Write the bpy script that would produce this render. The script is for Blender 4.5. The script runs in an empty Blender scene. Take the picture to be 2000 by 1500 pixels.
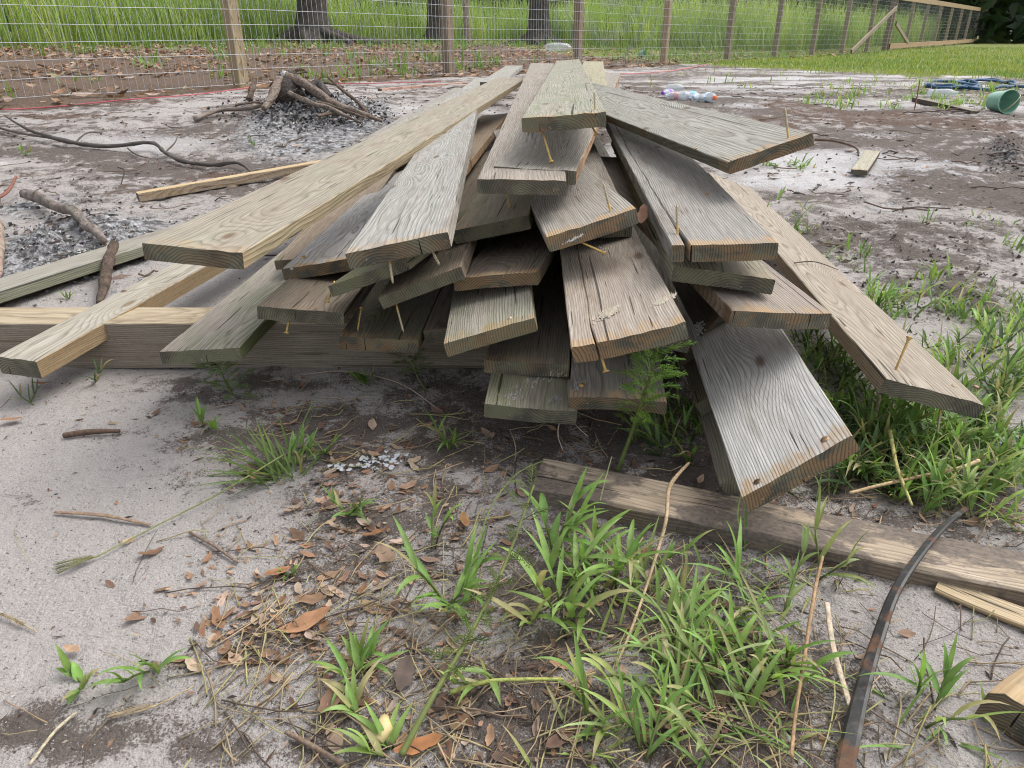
import bpy, math, random
from mathutils import Vector, Matrix, noise as mn
R=math.radians
S=bpy.context.scene; COL=S.collection
# ------------------------------------------------------------------ camera
F=1420.; PITCH=math.atan(690/1420.); H=0.60
cp,sp=math.cos(PITCH),math.sin(PITCH)
cam=bpy.data.cameras.new('camera'); co=bpy.data.objects.new('camera',cam); COL.objects.link(co)
co.location=(0,0,H); co.rotation_euler=(math.pi/2-PITCH,0,0)
cam.sensor_fit='HORIZONTAL'; cam.sensor_width=36.; cam.lens=36.*F/2000.; cam.clip_start=.02; cam.clip_end=900
S.camera=co
def ray(px,py):
    a=(px-1000)/F; b=(750-py)/F
    return Vector((a, cp+b*sp, -sp+b*cp))
def proj(P):
    x,dy,dz=P[0],P[1],P[2]-H
    zc=dy*cp-dz*sp; yc=dy*sp+dz*cp
    return 1000+F*x/zc, 750-F*yc/zc
EYE=Vector((0,0,H))
def lerp(a,b,t): return a+(b-a)*t
def cl(x,a=0.,b=1.): return max(a,min(b,x))
def ss(a,b,x):
    t=cl((x-a)/(b-a)); return t*t*(3-2*t)
# ------------------------------------------------------------------ terrain height
FD=Vector((.601,.799,0)); FN=Vector((-.799,.601,0)); FP0=Vector((-2.04,6.07,0)); POSTGAP=2.44
MOUNDS=[]   # (x,y,rx,ry,h,lumpy)
def base_z(x,y):
    dx,dy=x+2.04,y-6.07
    t=dx*.601+dy*.799; s=dx*-.799+dy*.601
    A=.2-.14*cl(t/17.)
    z=A*ss(1.35,5.,y)
    if s>0: z+=.026*min(s,14)+.004*max(0,min(s-14,60))
    return z
def gz(x,y,detail=True):
    z=base_z(x,y)
    for mx,my,rx,ry,h,l in MOUNDS:
        u=(x-mx)/rx; v=(y-my)/ry; q=u*u+v*v
        if q<4:
            g=math.exp(-q*1.4)
            z+=h*g
            if l and detail:
                z+=l*g*(mn.noise((x*9,y*9,3.1))+.6*mn.noise((x*23,y*23,7.))+.3*mn.noise((x*50,y*50,1.)))
    if detail:
        z+=.012*mn.noise((x*1.7,y*1.7,0.))*ss(.4,2.5,y)
        z+=.0035*mn.noise((x*11,y*11,5.))+.0018*mn.noise((x*31,y*31,9.))
        z+=.007*mn.noise((x*4.3,y*4.3,17.))*(1-ss(1.,1.3,y)*.0)+.003*mn.noise((x*19,y*19,21.))
        m=ss(1.6,2.6,y)
        if m>0: z+=m*(.010*mn.noise((x*3.1,y*4.3,1.))+.007*mn.noise((x*7.3,y*9.1,2.))+.005*mn.noise((x*17.,y*19.,3.)))
    return z
def gp(px,py,lift=0.,detail=True):
    d=ray(px,py); t=.4; prev=t
    while t<400:
        P=EYE+d*t
        if P.z<=gz(P.x,P.y,False): break
        prev=t; t+=max(.01,t*.01)
    lo,hi=prev,t
    for _ in range(22):
        m=(lo+hi)/2; P=EYE+d*m
        if P.z<=gz(P.x,P.y,False): hi=m
        else: lo=m
    P=EYE+d*hi
    return Vector((P.x,P.y,gz(P.x,P.y,detail)+lift))
def at(px,py,dist):           # the point at a given depth along the view axis
    return EYE+ray(px,py)*dist
def onz(px,py,z):
    d=ray(px,py); return EYE+d*((z-H)/d.z)
def depth(P): return (P[1])*cp-(P[2]-H)*sp
def mound(px,py,rpx,rpy,h,l):
    c=gp(px,py,0,False); Z=depth(c)
    a=gp(px,py-rpy,0,False); b=gp(px,py+rpy,0,False)
    MOUNDS.append((c.x,c.y,rpx*Z/F,max(.05,(a.y-b.y)/2),h,l))
_m=[(640,222,120,24,.075,.07),(560,218,80,20,.05,.05),(140,480,150,70,.035,.045),(1850,560,120,45,.02,.03),
    (1975,300,70,28,.05,.04),(1770,460,180,40,.012,.018),(1550,420,120,25,.012,.012)]
for m in _m: mound(*m)
# ------------------------------------------------------------------ object helpers
def tag(o,label=None,cat=None,group=None,kind=None):
    if label: o['label']=label
    if cat: o['category']=cat
    if group: o['group']=group
    if kind: o['kind']=kind
    return o
def empty(name,loc,label=None,cat=None,group=None):
    o=bpy.data.objects.new(name,None); COL.objects.link(o); o.location=loc; o.empty_display_size=.05
    return tag(o,label,cat,group)
class MB:
    def __init__(s): s.v=[];s.f=[];s.c=[];s.mi=[];s.smooth=True
    def add(s,P,c=(1,1,1)):
        s.v.append((P[0],P[1],P[2])); s.c.append(c); return len(s.v)-1
    def face(s,ids,mi=0): s.f.append(ids); s.mi.append(mi)
    def tube(s,pts,rad,n=6,c=(1,1,1),cap=True,jit=0.,rng=None,flat=1.):
        pts=[Vector(p) for p in pts]; m=len(pts)
        if not isinstance(rad,(list,tuple)): rad=[rad]*m
        up=Vector((0,0,1)); prev=None; rings=[]
        for i,p in enumerate(pts):
            t=(pts[min(i+1,m-1)]-pts[max(i-1,0)]).normalized()
            a=prev if prev is not None else (up.cross(t) if abs(t.z)<.95 else Vector((1,0,0)).cross(t))
            a=(a-t*a.dot(t)).normalized(); b=t.cross(a); prev=a
            ring=[]
            for k in range(n):
                th=2*math.pi*k/n; r=rad[i]*(1+(jit*(mn.noise((p.x*22+k*1.7,p.y*22,p.z*22+k))+.5*mn.noise((p.x*14+k*.9,p.y*14,p.z*14))) if jit else 0))
                cc=c(i/(m-1),k) if callable(c) else c
                ring.append(s.add(p+a*(r*math.cos(th))+b*(r*flat*math.sin(th)),cc))
            rings.append(ring)
        for i in range(m-1):
            for k in range(n):
                s.face((rings[i][k],rings[i][(k+1)%n],rings[i+1][(k+1)%n],rings[i+1][k]))
        if cap: s.face(tuple(reversed(rings[0]))); s.face(tuple(rings[-1]))
        return rings
    def box(s,c,sx,sy,sz,M=None,col=(1,1,1)):
        ids=[]
        for k in range(8):
            p=Vector(((k&1)-.5,((k>>1)&1)-.5,((k>>2)&1)-.5)); p=Vector((p.x*sx,p.y*sy,p.z*sz))
            if M is not None: p=M@p
            ids.append(s.add(Vector(c)+p,col))
        for q in((0,2,3,1),(4,5,7,6),(0,1,5,4),(2,6,7,3),(0,4,6,2),(1,3,7,5)): s.face(tuple(ids[i] for i in q))
    def build(s,name,mats,parent=None,smooth=True,origin=None,attrs=None):
        me=bpy.data.meshes.new(name)
        vs=s.v
        if origin is not None:
            ox,oy,oz=origin; vs=[(a-ox,b-oy,c-oz) for a,b,c in vs]
        me.from_pydata(vs,[],s.f)
        if not isinstance(mats,(list,tuple)): mats=[mats]
        for m in mats: me.materials.append(m)
        if len(mats)>1: me.polygons.foreach_set('material_index',s.mi)
        if smooth: me.polygons.foreach_set('use_smooth',[True]*len(me.polygons))
        ca=me.color_attributes.new('col','FLOAT_COLOR','POINT')
        fl=[]
        for c in s.c: fl+=[c[0],c[1],c[2],c[3] if len(c)>3 else 1.]
        ca.data.foreach_set('color',fl)
        if attrs:
            for an,vals in attrs.items():
                a=me.attributes.new(an,'FLOAT_VECTOR','POINT'); fl=[]
                for q in vals: fl+=list(q)
                a.data.foreach_set('vector',fl)
        o=bpy.data.objects.new(name,me); COL.objects.link(o)
        if origin is not None: o.location=origin
        if parent is not None:
            o.parent=parent
        return o
def rot2(v,a):
    c,s_=math.cos(a),math.sin(a); return Vector((v.x*c-v.y*s_,v.x*s_+v.y*c,v.z))
def vary(c,rng,a=.15):
    k=1+rng.uniform(-a,a); return (c[0]*k*(1+rng.uniform(-a,a)*.4),c[1]*k,c[2]*k*(1+rng.uniform(-a,a)*.4))
def spline(pts,n):
    pts=[Vector(p) for p in pts]
    if len(pts)<3: return [pts[0].lerp(pts[-1],i/n) for i in range(n+1)]
    out=[]; m=len(pts)-1
    for i in range(n+1):
        u=i/n*m; k=min(int(u),m-1); t=u-k
        p0=pts[max(k-1,0)];p1=pts[k];p2=pts[k+1];p3=pts[min(k+2,m)]
        out.append(.5*((2*p1)+(p2-p0)*t+(2*p0-5*p1+4*p2-p3)*t*t+(3*p1-p0-3*p2+p3)*t**3))
    return out
# ------------------------------------------------------------------ node helpers
class NT:
    def __init__(s,name):
        s.m=bpy.data.materials.new(name); s.m.use_nodes=True; s.t=s.m.node_tree; s.t.nodes.clear()
        s.out=s.t.nodes.new('ShaderNodeOutputMaterial')
    def n(s,typ,**k):
        nd=s.t.nodes.new('ShaderNode'+typ)
        for a,b in k.items(): setattr(nd,a,b)
        return nd
    def put(s,sock,v):
        if v is None: return
        if hasattr(v,'is_linked') or hasattr(v,'links'): s.t.links.new(v,sock)
        else:
            try: sock.default_value=v
            except Exception:
                sock.default_value=tuple(v)+(1.,) if len(v)==3 else v
    def math(s,op,a,b=None,c=None,clamp=False):
        nd=s.n('Math',operation=op,use_clamp=clamp); s.put(nd.inputs[0],a); s.put(nd.inputs[1],b)
        if c is not None: s.put(nd.inputs[2],c)
        return nd.outputs[0]
    def vmath(s,op,a,b=None,scale=None):
        nd=s.n('VectorMath',operation=op); s.put(nd.inputs[0],a)
        if b is not None: s.put(nd.inputs[1],b)
        if scale is not None: s.put(nd.inputs[3],scale)
        return nd.outputs[1] if op in('LENGTH','DISTANCE','DOT_PRODUCT') else nd.outputs[0]
    def attr(s,name):
        return s.n('Attribute',attribute_name=name)
    def noise(s,vec,scale,detail=3.,rough=.55,dist=0.):
        nd=s.n('TexNoise'); s.put(nd.inputs['Vector'],vec); nd.inputs['Scale'].default_value=scale
        nd.inputs['Detail'].default_value=detail; nd.inputs['Roughness'].default_value=rough; nd.inputs['Distortion'].default_value=dist
        return nd.outputs[0]
    def ramp(s,fac,stops,interp='LINEAR'):
        nd=s.n('ValToRGB'); nd.color_ramp.interpolation=interp; el=nd.color_ramp.elements
        while len(el)<len(stops): el.new(.5)
        for e,(p,c) in zip(el,stops):
            e.position=p; e.color=(c,c,c,1) if isinstance(c,(int,float)) else (*c,1)
        s.put(nd.inputs[0],fac); return nd.outputs[0]
    def rng(s,v,a,b,c=0.,d=1.):
        nd=s.n('MapRange',interpolation_type='SMOOTHSTEP'); s.put(nd.inputs[0],v)
        for i,x in enumerate((a,b,c,d)): s.put(nd.inputs[i+1],x)
        return nd.outputs[0]
    def mix(s,fac,a,b,blend='MIX'):
        nd=s.n('Mix',data_type='RGBA',blend_type=blend); s.put(nd.inputs[0],fac); s.put(nd.inputs[6],a); s.put(nd.inputs[7],b)
        return nd.outputs[2]
    def sep(s,v):
        nd=s.n('SeparateXYZ'); s.put(nd.inputs[0],v); return nd.outputs
    def comb(s,x,y,z):
        nd=s.n('CombineXYZ'); s.put(nd.inputs[0],x); s.put(nd.inputs[1],y); s.put(nd.inputs[2],z); return nd.outputs[0]
    def bump(s,h,strength=.5,dist=.002,normal=None):
        nd=s.n('Bump'); nd.inputs['Strength'].default_value=strength; nd.inputs['Distance'].default_value=dist
        s.put(nd.inputs['Height'],h)
        if normal is not None: s.put(nd.inputs['Normal'],normal)
        return nd.outputs[0]
    def bsdf(s,color,rough=.8,normal=None,spec=.3,metal=0.,trans=0.,alpha=None):
        b=s.n('BsdfPrincipled'); s.put(b.inputs['Base Color'],color); s.put(b.inputs['Roughness'],rough)
        b.inputs['Specular IOR Level'].default_value=spec; s.put(b.inputs['Metallic'],metal)
        b.inputs['Transmission Weight'].default_value=trans
        if normal is not None: s.put(b.inputs['Normal'],normal)
        return b.outputs[0]
    def done(s,shader):
        s.t.links.new(shader,s.out.inputs[0]); return s.m
# ------------------------------------------------------------------ materials
def mat_wood(name,end=False):
    t=NT(name)
    gc=t.attr('gc').outputs['Vector']; wp=t.attr('wp').outputs['Vector']; ca=t.attr('col'); tint=ca.outputs['Color']; con=ca.outputs['Alpha']; seed_ed=t.attr('ed').outputs['Vector']
    gx,gy,gzz=t.sep(gc); band,green,fresh=t.sep(wp); ed,ly,lz=t.sep(seed_ed)
    # slow warp of the growth rings along the board
    w1=t.noise(t.comb(t.math('MULTIPLY',gx,1.25),t.math('MULTIPLY',gy,6.),t.math('MULTIPLY',gzz,6.)),1.,3.,.5)
    w2=t.noise(t.comb(t.math('MULTIPLY',gx,1.6),t.math('MULTIPLY',gy,7.),t.math('ADD',gzz,9.)),1.,3.,.5)
    # knots: cells stretched along the board push the rings outwards
    vk=t.n('TexVoronoi',voronoi_dimensions='2D',feature='F1'); t.put(vk.inputs['Vector'],t.comb(t.math('MULTIPLY',gx,1.5),t.math('MULTIPLY',gy,4.2),0.)); vk.inputs['Scale'].default_value=1.
    kd=vk.outputs['Distance']
    kb=t.math('MULTIPLY',t.math('EXPONENT',t.math('MULTIPLY',t.math('MULTIPLY',kd,kd),-42.)),.03)
    yy=t.math('ADD',gy,t.math('MULTIPLY',t.math('SUBTRACT',w1,.5),.05))
    zz=t.math('ADD',gzz,t.math('MULTIPLY',t.math('SUBTRACT',w2,.5),.05))
    r=t.math('SQRT',t.math('ADD',t.math('MULTIPLY',yy,yy),t.math('MULTIPLY',zz,zz)))
    r=t.math('ADD',r,kb)
    fine=t.noise(t.comb(t.math('MULTIPLY',gx,9.),t.math('MULTIPLY',gy,60.),t.math('MULTIPLY',gzz,60.)),1.,2.,.5)
    s_=t.math('ADD',t.math('MULTIPLY',r,t.math('ADD',205.,t.math('MULTIPLY',t.noise(t.comb(gy,gzz,gx),.6,1.),110.))),t.math('MULTIPLY',fine,.8))
    fr=t.math('FRACT',s_)
    late=t.ramp(fr,[(0.,.4),(.09,0.),(.45,.06),(.74,.5),(.91,1.),(1.,.4)])
    fib=t.noise(t.comb(t.math('MULTIPLY',gx,16.),t.math('MULTIPLY',gy,620.),t.math('MULTIPLY',gzz,620.)),1.,3.,.6)
    blot=t.noise(t.comb(t.math('MULTIPLY',gx,5.),t.math('MULTIPLY',gy,17.),t.math('MULTIPLY',gzz,17.)),1.,4.,.6)
    spec=t.noise(t.comb(t.math('MULTIPLY',gx,160.),t.math('MULTIPLY',gy,190.),t.math('MULTIPLY',gzz,190.)),1.,3.,.6)
    if not end:
        light=t.mix(1.,tint,(1.2,1.19,1.17),'MULTIPLY'); dark=t.mix(1.,tint,(.40,.36,.33),'MULTIPLY')
        c=t.mix(t.math('MULTIPLY',t.math('MULTIPLY',late,con),t.rng(blot,.3,.7,.35,1.)),light,dark)
        fib2=t.noise(t.comb(t.math('MULTIPLY',gx,5.),t.math('MULTIPLY',gy,150.),t.math('MULTIPLY',gzz,150.)),1.,4.,.65)
        c=t.mix(1.,c,t.ramp(fib2,[(.3,(.84,.83,.82)),(.5,(1,1,1)),(.7,(1.12,1.12,1.13))]),'MULTIPLY')
        c=t.mix(1.,c,t.ramp(blot,[(.25,(.72,.665,.61)),(.45,(.96,.95,.93)),(.6,(1.04,1.04,1.04)),(.78,(1.2,1.24,1.3))]),'MULTIPLY')
        c=t.mix(1.,c,t.ramp(fib,[(.25,.62),(.5,1.),(.75,1.3)]),'MULTIPLY')
        c=t.mix(t.math('MULTIPLY',t.rng(kd,.045,.012),t.rng(fib,.2,.6,.4,.9)),c,(.11,.065,.04))
        mud=t.math('MULTIPLY',t.rng(t.noise(t.comb(t.math('MULTIPLY',gx,9.),t.math('MULTIPLY',gy,16.),gzz),1.,5.,.7),.43,.52),t.math('MULTIPLY',band,-1.,None,True))
        c=t.mix(mud,c,t.mix(spec,(.07,.058,.05),(.2,.17,.15)))
        # tan band where the end was covered, and green algae near ends
        e2=t.math('ADD',ed,t.math('MULTIPLY',t.math('SUBTRACT',t.noise(t.comb(t.math('MULTIPLY',gx,14.),t.math('MULTIPLY',gy,45.),gzz),1.,4.,.7),.5),.10))
        bm=t.math('MULTIPLY',t.rng(e2,.034,.010),band)
        bm=t.math('MULTIPLY',bm,t.rng(t.noise(t.comb(t.math('MULTIPLY',gx,6.),t.math('MULTIPLY',gy,22.),gzz),1.,3.,.6),.36,.6,.12,1.))
        c=t.mix(t.math('MULTIPLY',bm,.85),c,t.mix(late,(.43,.29,.15),(.24,.135,.065)))
        gm=t.math('MULTIPLY',t.math('MULTIPLY',t.rng(blot,.42,.66),green),.6)
        c=t.mix(gm,c,(.13,.155,.06))
        fm=t.math('MULTIPLY',t.rng(spec,.35,.6),t.math('MULTIPLY',fresh,.9))
        c=t.mix(fm,c,t.mix(late,(.50,.36,.18),(.30,.19,.09)))
        # checks: thin dark cracks along the grain
        cr=t.noise(t.comb(t.math('MULTIPLY',gx,7.),t.math('MULTIPLY',gy,200.),t.math('MULTIPLY',gzz,200.)),1.,1.,.4)
        cr2=t.noise(t.comb(t.math('MULTIPLY',gx,1.6),t.math('MULTIPLY',gy,85.),t.math('MULTIPLY',gzz,85.)),1.,1.,.4)
        crm=t.math('MULTIPLY',t.math('MAXIMUM',t.rng(cr,.715,.735),t.rng(cr2,.735,.745)),t.rng(ed,.9,.0,.55,1.))
        c=t.mix(t.math('MULTIPLY',crm,.85),c,(.02,.017,.015))
        sp=t.rng(spec,.70,.76); c=t.mix(t.math('MULTIPLY',sp,.45),c,(.05,.04,.035))
        h=t.math('ADD',t.math('MULTIPLY',late,.55),t.math('ADD',t.math('MULTIPLY',fib,.6),t.math('MULTIPLY',crm,-2.5)))
        nrm=t.bump(h,.55,.0016)
        return t.done(t.bsdf(c,.82,nrm,.18))
    dk=t.mix(t.rng(blot,.35,.65),(.07,.07,.058),(.15,.14,.108))
    c=t.mix(t.math('MULTIPLY',late,.75),t.mix(1.,dk,(1.25,1.22,1.18),'MULTIPLY'),(.04,.034,.028))
    om=t.math('MULTIPLY',t.rng(t.noise(t.comb(gx,t.math('MULTIPLY',gy,24.),t.math('MULTIPLY',gzz,50.)),1.,4.,.6),.60,.42),t.math('ADD',t.math('MULTIPLY',band,.75),.0))
    c=t.mix(om,c,t.mix(late,(.27,.17,.09),(.13,.072,.04)))
    gm=t.math('MULTIPLY',t.rng(blot,.44,.6),green); c=t.mix(t.math('MULTIPLY',gm,.8),c,(.15,.16,.095))
    sp=t.rng(spec,.66,.73); c=t.mix(t.math('MULTIPLY',sp,.5),c,(.42,.40,.36))
    cr=t.noise(t.comb(gx,t.math('MULTIPLY',gy,210.),t.math('MULTIPLY',gzz,14.)),1.,1.,.4)
    crm=t.rng(cr,.755,.775); c=t.mix(crm,c,(.012,.01,.01))
    h=t.math('ADD',t.math('ADD',t.math('MULTIPLY',late,.5),t.math('MULTIPLY',spec,.9)),t.math('MULTIPLY',crm,-2.))
    return t.done(t.bsdf(c,.9,t.bump(h,.7,.0016),.12))
WOOD=mat_wood('weathered_wood'); WEND=mat_wood('wood_end_grain',True)
def mat_leaf(name,trans=.35,rough=.45,vein=True,spec=.35):
    t=NT(name); col=t.attr('col').outputs['Color']
    g=t.n('NewGeometry').outputs['Position']
    nz=t.noise(g,60.,3.,.6)
    c=t.mix(1.,col,t.ramp(nz,[(.25,.72),(.5,1.),(.75,1.25)]),'MULTIPLY')
    d=t.bsdf(c,rough,t.bump(t.noise(g,300.,2.),.25,.001),spec)
    tr=t.n('BsdfTranslucent'); t.put(tr.inputs[0],t.mix(1.,c,(1.15,1.15,.75),'MULTIPLY'))
    mx=t.n('MixShader'); mx.inputs[0].default_value=trans
    t.t.links.new(d,mx.inputs[1]); t.t.links.new(tr.outputs[0],mx.inputs[2])
    return t.done(mx.outputs[0])
LEAF=mat_leaf('green_blade'); DRY=mat_leaf('dry_leaf',.12,.7,spec=.15)
def mat_col(name,rough=.8,spec=.2,nscale=80.,amp=.35,bump=.4,bd=.002,metal=0.,stretch=None):
    t=NT(name); col=t.attr('col').outputs['Color']; g=t.n('NewGeometry').outputs['Position']
    if stretch: g=t.vmath('MULTIPLY',g,stretch)
    nz=t.noise(g,nscale,4.,.65)
    c=t.mix(1.,col,t.ramp(nz,[(.25,1-amp),(.5,1.),(.75,1+amp)]),'MULTIPLY')
    return t.done(t.bsdf(c,rough,t.bump(nz,bump,bd),spec,metal))
BARK=mat_col('bark',.95,.1,34.,.55,1.,.02,stretch=(1,1,.28))
TWIG=mat_col('twig_bark',.9,.12,260.,.4,.6,.0015)
CHAR=mat_col('charred_wood',.95,.1,90.,.6,1.,.01)
PLASTIC=mat_col('plastic',.35,.4,30.,.12,.05,.001)
HOSE=mat_col('hose_rubber',.55,.3,40.,.15,.05,.001)
CORD=mat_col('string_cord',.8,.2,300.,.2,.3,.001)
WIRE=mat_col('galvanised_wire',.45,.5,60.,.15,.1,.001,.35)
PAPER=mat_col('paper_scrap',.7,.3,120.,.12,.3,.001)
def mat_screw():
    t=NT('zinc_screw'); col=t.attr('col').outputs['Color']; g=t.n('NewGeometry').outputs['Position']
    nz=t.noise(g,500.,3.)
    c=t.mix(t.rng(nz,.52,.7),col,(.22,.11,.04))
    return t.done(t.bsdf(c,.42,None,.5,.45))
SCREW=mat_screw()
def mat_strap():
    t=NT('rusty_strap'); g=t.n('NewGeometry').outputs['Position']
    a=t.noise(g,22.,5.,.65); b=t.noise(g,150.,3.)
    m=t.math('MULTIPLY',t.rng(a,.53,.60),t.rng(b,.28,.5,.55,1.))
    c=t.mix(m,t.mix(b,(.009,.009,.009),(.034,.032,.03)),t.mix(b,(.07,.038,.022),(.14,.072,.04)))
    dust=t.rng(t.noise(g,45.,3.),.55,.75); c=t.mix(t.math('MULTIPLY',dust,.28),c,(.22,.2,.18))
    return t.done(t.bsdf(c,t.ramp(m,[(0.,.45),(1.,.9)]),t.bump(b,.4,.001),.4))
STRAP=mat_strap()
def mat_clear():
    t=NT('clear_plastic'); col=t.attr('col').outputs['Color']
    b=t.bsdf(col,.18,None,.5); g=t.n('BsdfTransparent'); g.inputs[0].default_value=(.93,.95,.97,1)
    mx=t.n('MixShader'); mx.inputs[0].default_value=.38
    t.t.links.new(b,mx.inputs[2]); t.t.links.new(g.outputs[0],mx.inputs[1]); return t.done(mx.outputs[0])
CLEAR=mat_clear()
def mat_ground():
    t=NT('sandy_ground'); g=t.n('NewGeometry').outputs['Position']
    s1=t.attr('soil').outputs['Vector']; dirt,ash,lit=t.sep(s1)
    s2=t.attr('soil2').outputs['Vector']; lawn,white,brown=t.sep(s2)
    n0=t.noise(g,2.6,5.,.62); n1=t.noise(g,14.,5.,.65); n2=t.noise(g,70.,4.,.65); n3=t.noise(g,330.,3.,.6); n4=t.noise(g,1100.,2.,.6)
    sand=t.mix(n1,(.355,.324,.305),(.465,.43,.41))
    sand=t.mix(1.,sand,t.ramp(n4,[(.3,.70),(.5,1.),(.7,1.2)]),'MULTIPLY')
    sand=t.mix(1.,sand,t.ramp(n3,[(.3,.83),(.5,1.),(.7,1.07)]),'MULTIPLY')
    dk=t.mix(n2,(.07,.056,.049),(.185,.155,.137))
    br=t.mix(n2,(.075,.048,.036),(.16,.11,.085))
    # dirt reads as a speckled mix with the sand, denser where the soil is darker
    dens=t.math('ADD',t.math('MULTIPLY',dirt,1.05),t.math('ADD',t.math('ADD',t.math('MULTIPLY',t.math('SUBTRACT',n1,.5),t.math('ADD',1.,t.math('MULTIPLY',dirt,2.6))),t.math('MULTIPLY',t.math('SUBTRACT',n2,.5),.9)),t.math('ADD',t.math('MULTIPLY',t.math('SUBTRACT',n3,.5),1.25),t.math('MULTIPLY',t.math('SUBTRACT',n4,.5),.7))))
    dm=t.rng(dens,.38,.66)
    c=t.mix(dm,sand,dk)
    wm=t.rng(t.math('ADD',white,t.math('ADD',t.math('MULTIPLY',t.math('SUBTRACT',n1,.5),1.6),t.math('MULTIPLY',t.math('SUBTRACT',n2,.5),1.))),.45,.8)
    c=t.mix(t.math('MULTIPLY',wm,.7),c,(.56,.55,.56))
    bm=t.rng(t.math('ADD',brown,t.math('ADD',t.math('MULTIPLY',t.math('SUBTRACT',n1,.5),1.2),t.math('MULTIPLY',t.math('SUBTRACT',n2,.5),.8))),.40,.64)
    c=t.mix(bm,c,br)
    t.math('ADD',0.,0.)
    am=t.rng(t.math('ADD',ash,t.math('MULTIPLY',t.math('SUBTRACT',n1,.5),.7)),.35,.65)
    ac=t.ramp(t.noise(g,38.,5.,.72),[(.30,(.025,.024,.024)),(.45,(.13,.125,.125)),(.55,(.34,.335,.34)),(.7,(.62,.61,.62))])
    c=t.mix(am,c,ac)
    lm=t.rng(t.math('ADD',lit,t.math('MULTIPLY',t.math('SUBTRACT',n0,.5),.6)),.35,.65)
    lc=t.ramp(n2,[(.3,(.05,.033,.024)),(.5,(.13,.088,.062)),(.7,(.24,.165,.115))])
    c=t.mix(lm,c,lc)
    vm=t.rng(t.math('ADD',lawn,t.math('MULTIPLY',t.math('SUBTRACT',n1,.5),.5)),.4,.7)
    c=t.mix(vm,c,t.mix(n2,(.10,.125,.03),(.20,.22,.06)))
    # pale grains and dark flecks
    fl=t.rng(t.noise(g,190.,1.,.4),.70,.73); c=t.mix(t.math('MULTIPLY',fl,.7),c,(.05,.04,.035))
    gr=t.rng(t.noise(g,420.,1.,.4),.715,.735); c=t.mix(t.math('MULTIPLY',gr,.6),c,(.68,.66,.63))
    h=t.math('ADD',t.math('ADD',t.math('MULTIPLY',n1,1.6),t.math('MULTIPLY',n2,1.2)),t.math('ADD',t.math('MULTIPLY',n3,.55),t.math('MULTIPLY',n4,.2)))
    wet=t.math('MULTIPLY',t.rng(brown,.6,.95),t.rng(n1,.4,.6))
    return t.done(t.bsdf(c,t.rng(wet,0.,1.,.95,.22),t.bump(h,.9,.010),.2))
GROUND=mat_ground()
# ------------------------------------------------------------------ ground sheet
def blob(px,py,rpx,rpy,s,ang=0.):
    c=gp(px,py,0,False); Z=depth(c)
    a=gp(px,max(py-rpy,64),0,False); b=gp(px,py+rpy,0,False)
    return (c.x,c.y,rpx*Z/F,max(.02,(a.y-b.y)/2),s)
DIRT=[blob(*b) for b in [(640,850,330,90,.75),(880,860,260,100,.7),(1050,800,330,120,.8),(1350,930,220,100,.9),(640,1100,200,120,.6),(800,1000,240,100,.68),
 (560,1250,160,60,.5),(130,1430,210,60,.75),(420,1460,190,50,.55),(330,1300,90,45,.5),(1000,1380,330,170,.72),(1200,1150,360,200,.8),(1480,1350,280,220,.82),
 (1750,880,330,170,.7),(1800,1330,170,110,.25),(1250,1480,420,90,.75),(750,1450,260,100,.6),(330,1400,260,90,.5),(200,840,190,30,.35),(60,960,80,60,.3),(950,1120,200,150,.45),(640,1160,120,100,.35),
 (1900,375,150,35,.85),(1600,395,190,18,.4),(1870,560,150,60,.7),(1640,470,190,40,.55),(1780,480,260,90,.55),(1700,560,160,60,.35),(1250,720,300,130,.75),(450,760,300,45,.5),
 (650,250,120,30,.5),(100,300,160,12,.4),(330,330,260,14,.45),(500,210,60,14,.45),(1480,300,120,16,.45),(1700,265,250,14,.5),(1330,200,160,25,.35),(1950,330,80,40,.5)]]
BROWN=[blob(*b) for b in [(1565,212,66,16,1.1),(1500,240,60,14,.8),(1720,232,190,16,.7),(1900,245,150,20,.6),(1640,190,120,10,.35),(430,345,120,18,.6),(110,225,140,10,.7),(250,372,200,14,.35),(1700,300,220,10,.35),(60,340,90,10,.5),(180,200,200,8,.6),(480,480,60,30,.3)]]
WHITE=[blob(*b) for b in [(1560,150,260,14,.8),(1450,175,140,20,.75),(1700,305,220,36,.75),(1850,330,140,18,.8),(300,262,240,22,.75),(180,285,180,22,.5),(580,240,120,14,.6),(1400,160,120,10,.6),(700,260,120,25,.4),(420,265,120,30,.6),(1980,215,40,14,.8),(1590,130,160,6,.6),(1640,350,200,12,.5)]]
ASH=[blob(*b) for b in [(640,215,125,34,1.1),(560,205,90,24,.8),(140,470,190,80,.95),(70,400,100,40,.6),(1965,300,60,30,.5),(760,905,60,14,.0)]]
LAWNE=[(-3,30.),(1.2,14.5),(2.6,12.5),(3.6,10.2),(4.6,8.6),(7.,7.6),(30.,7.)]
def lawn_edge(x):
    if x<=LAWNE[0][0]: return LAWNE[0][1]
    for (a,b),(c,d) in zip(LAWNE,LAWNE[1:]):
        if x<=c: return b+(d-b)*(x-a)/(c-a)
    return LAWNE[-1][1]
def field(L,x,y):
    v=0.
    for cx,cy,rx,ry,s in L:
        u=(x-cx)/rx; w=(y-cy)/ry; q=u*u+w*w
        if q<3.5: v=max(v,s*math.exp(-q*.9))
    return v
def fence_s(x,y): return (x+2.04)*-.799+(y-6.07)*.601
def fence_t(x,y): return (x+2.04)*.601+(y-6.07)*.799
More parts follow.
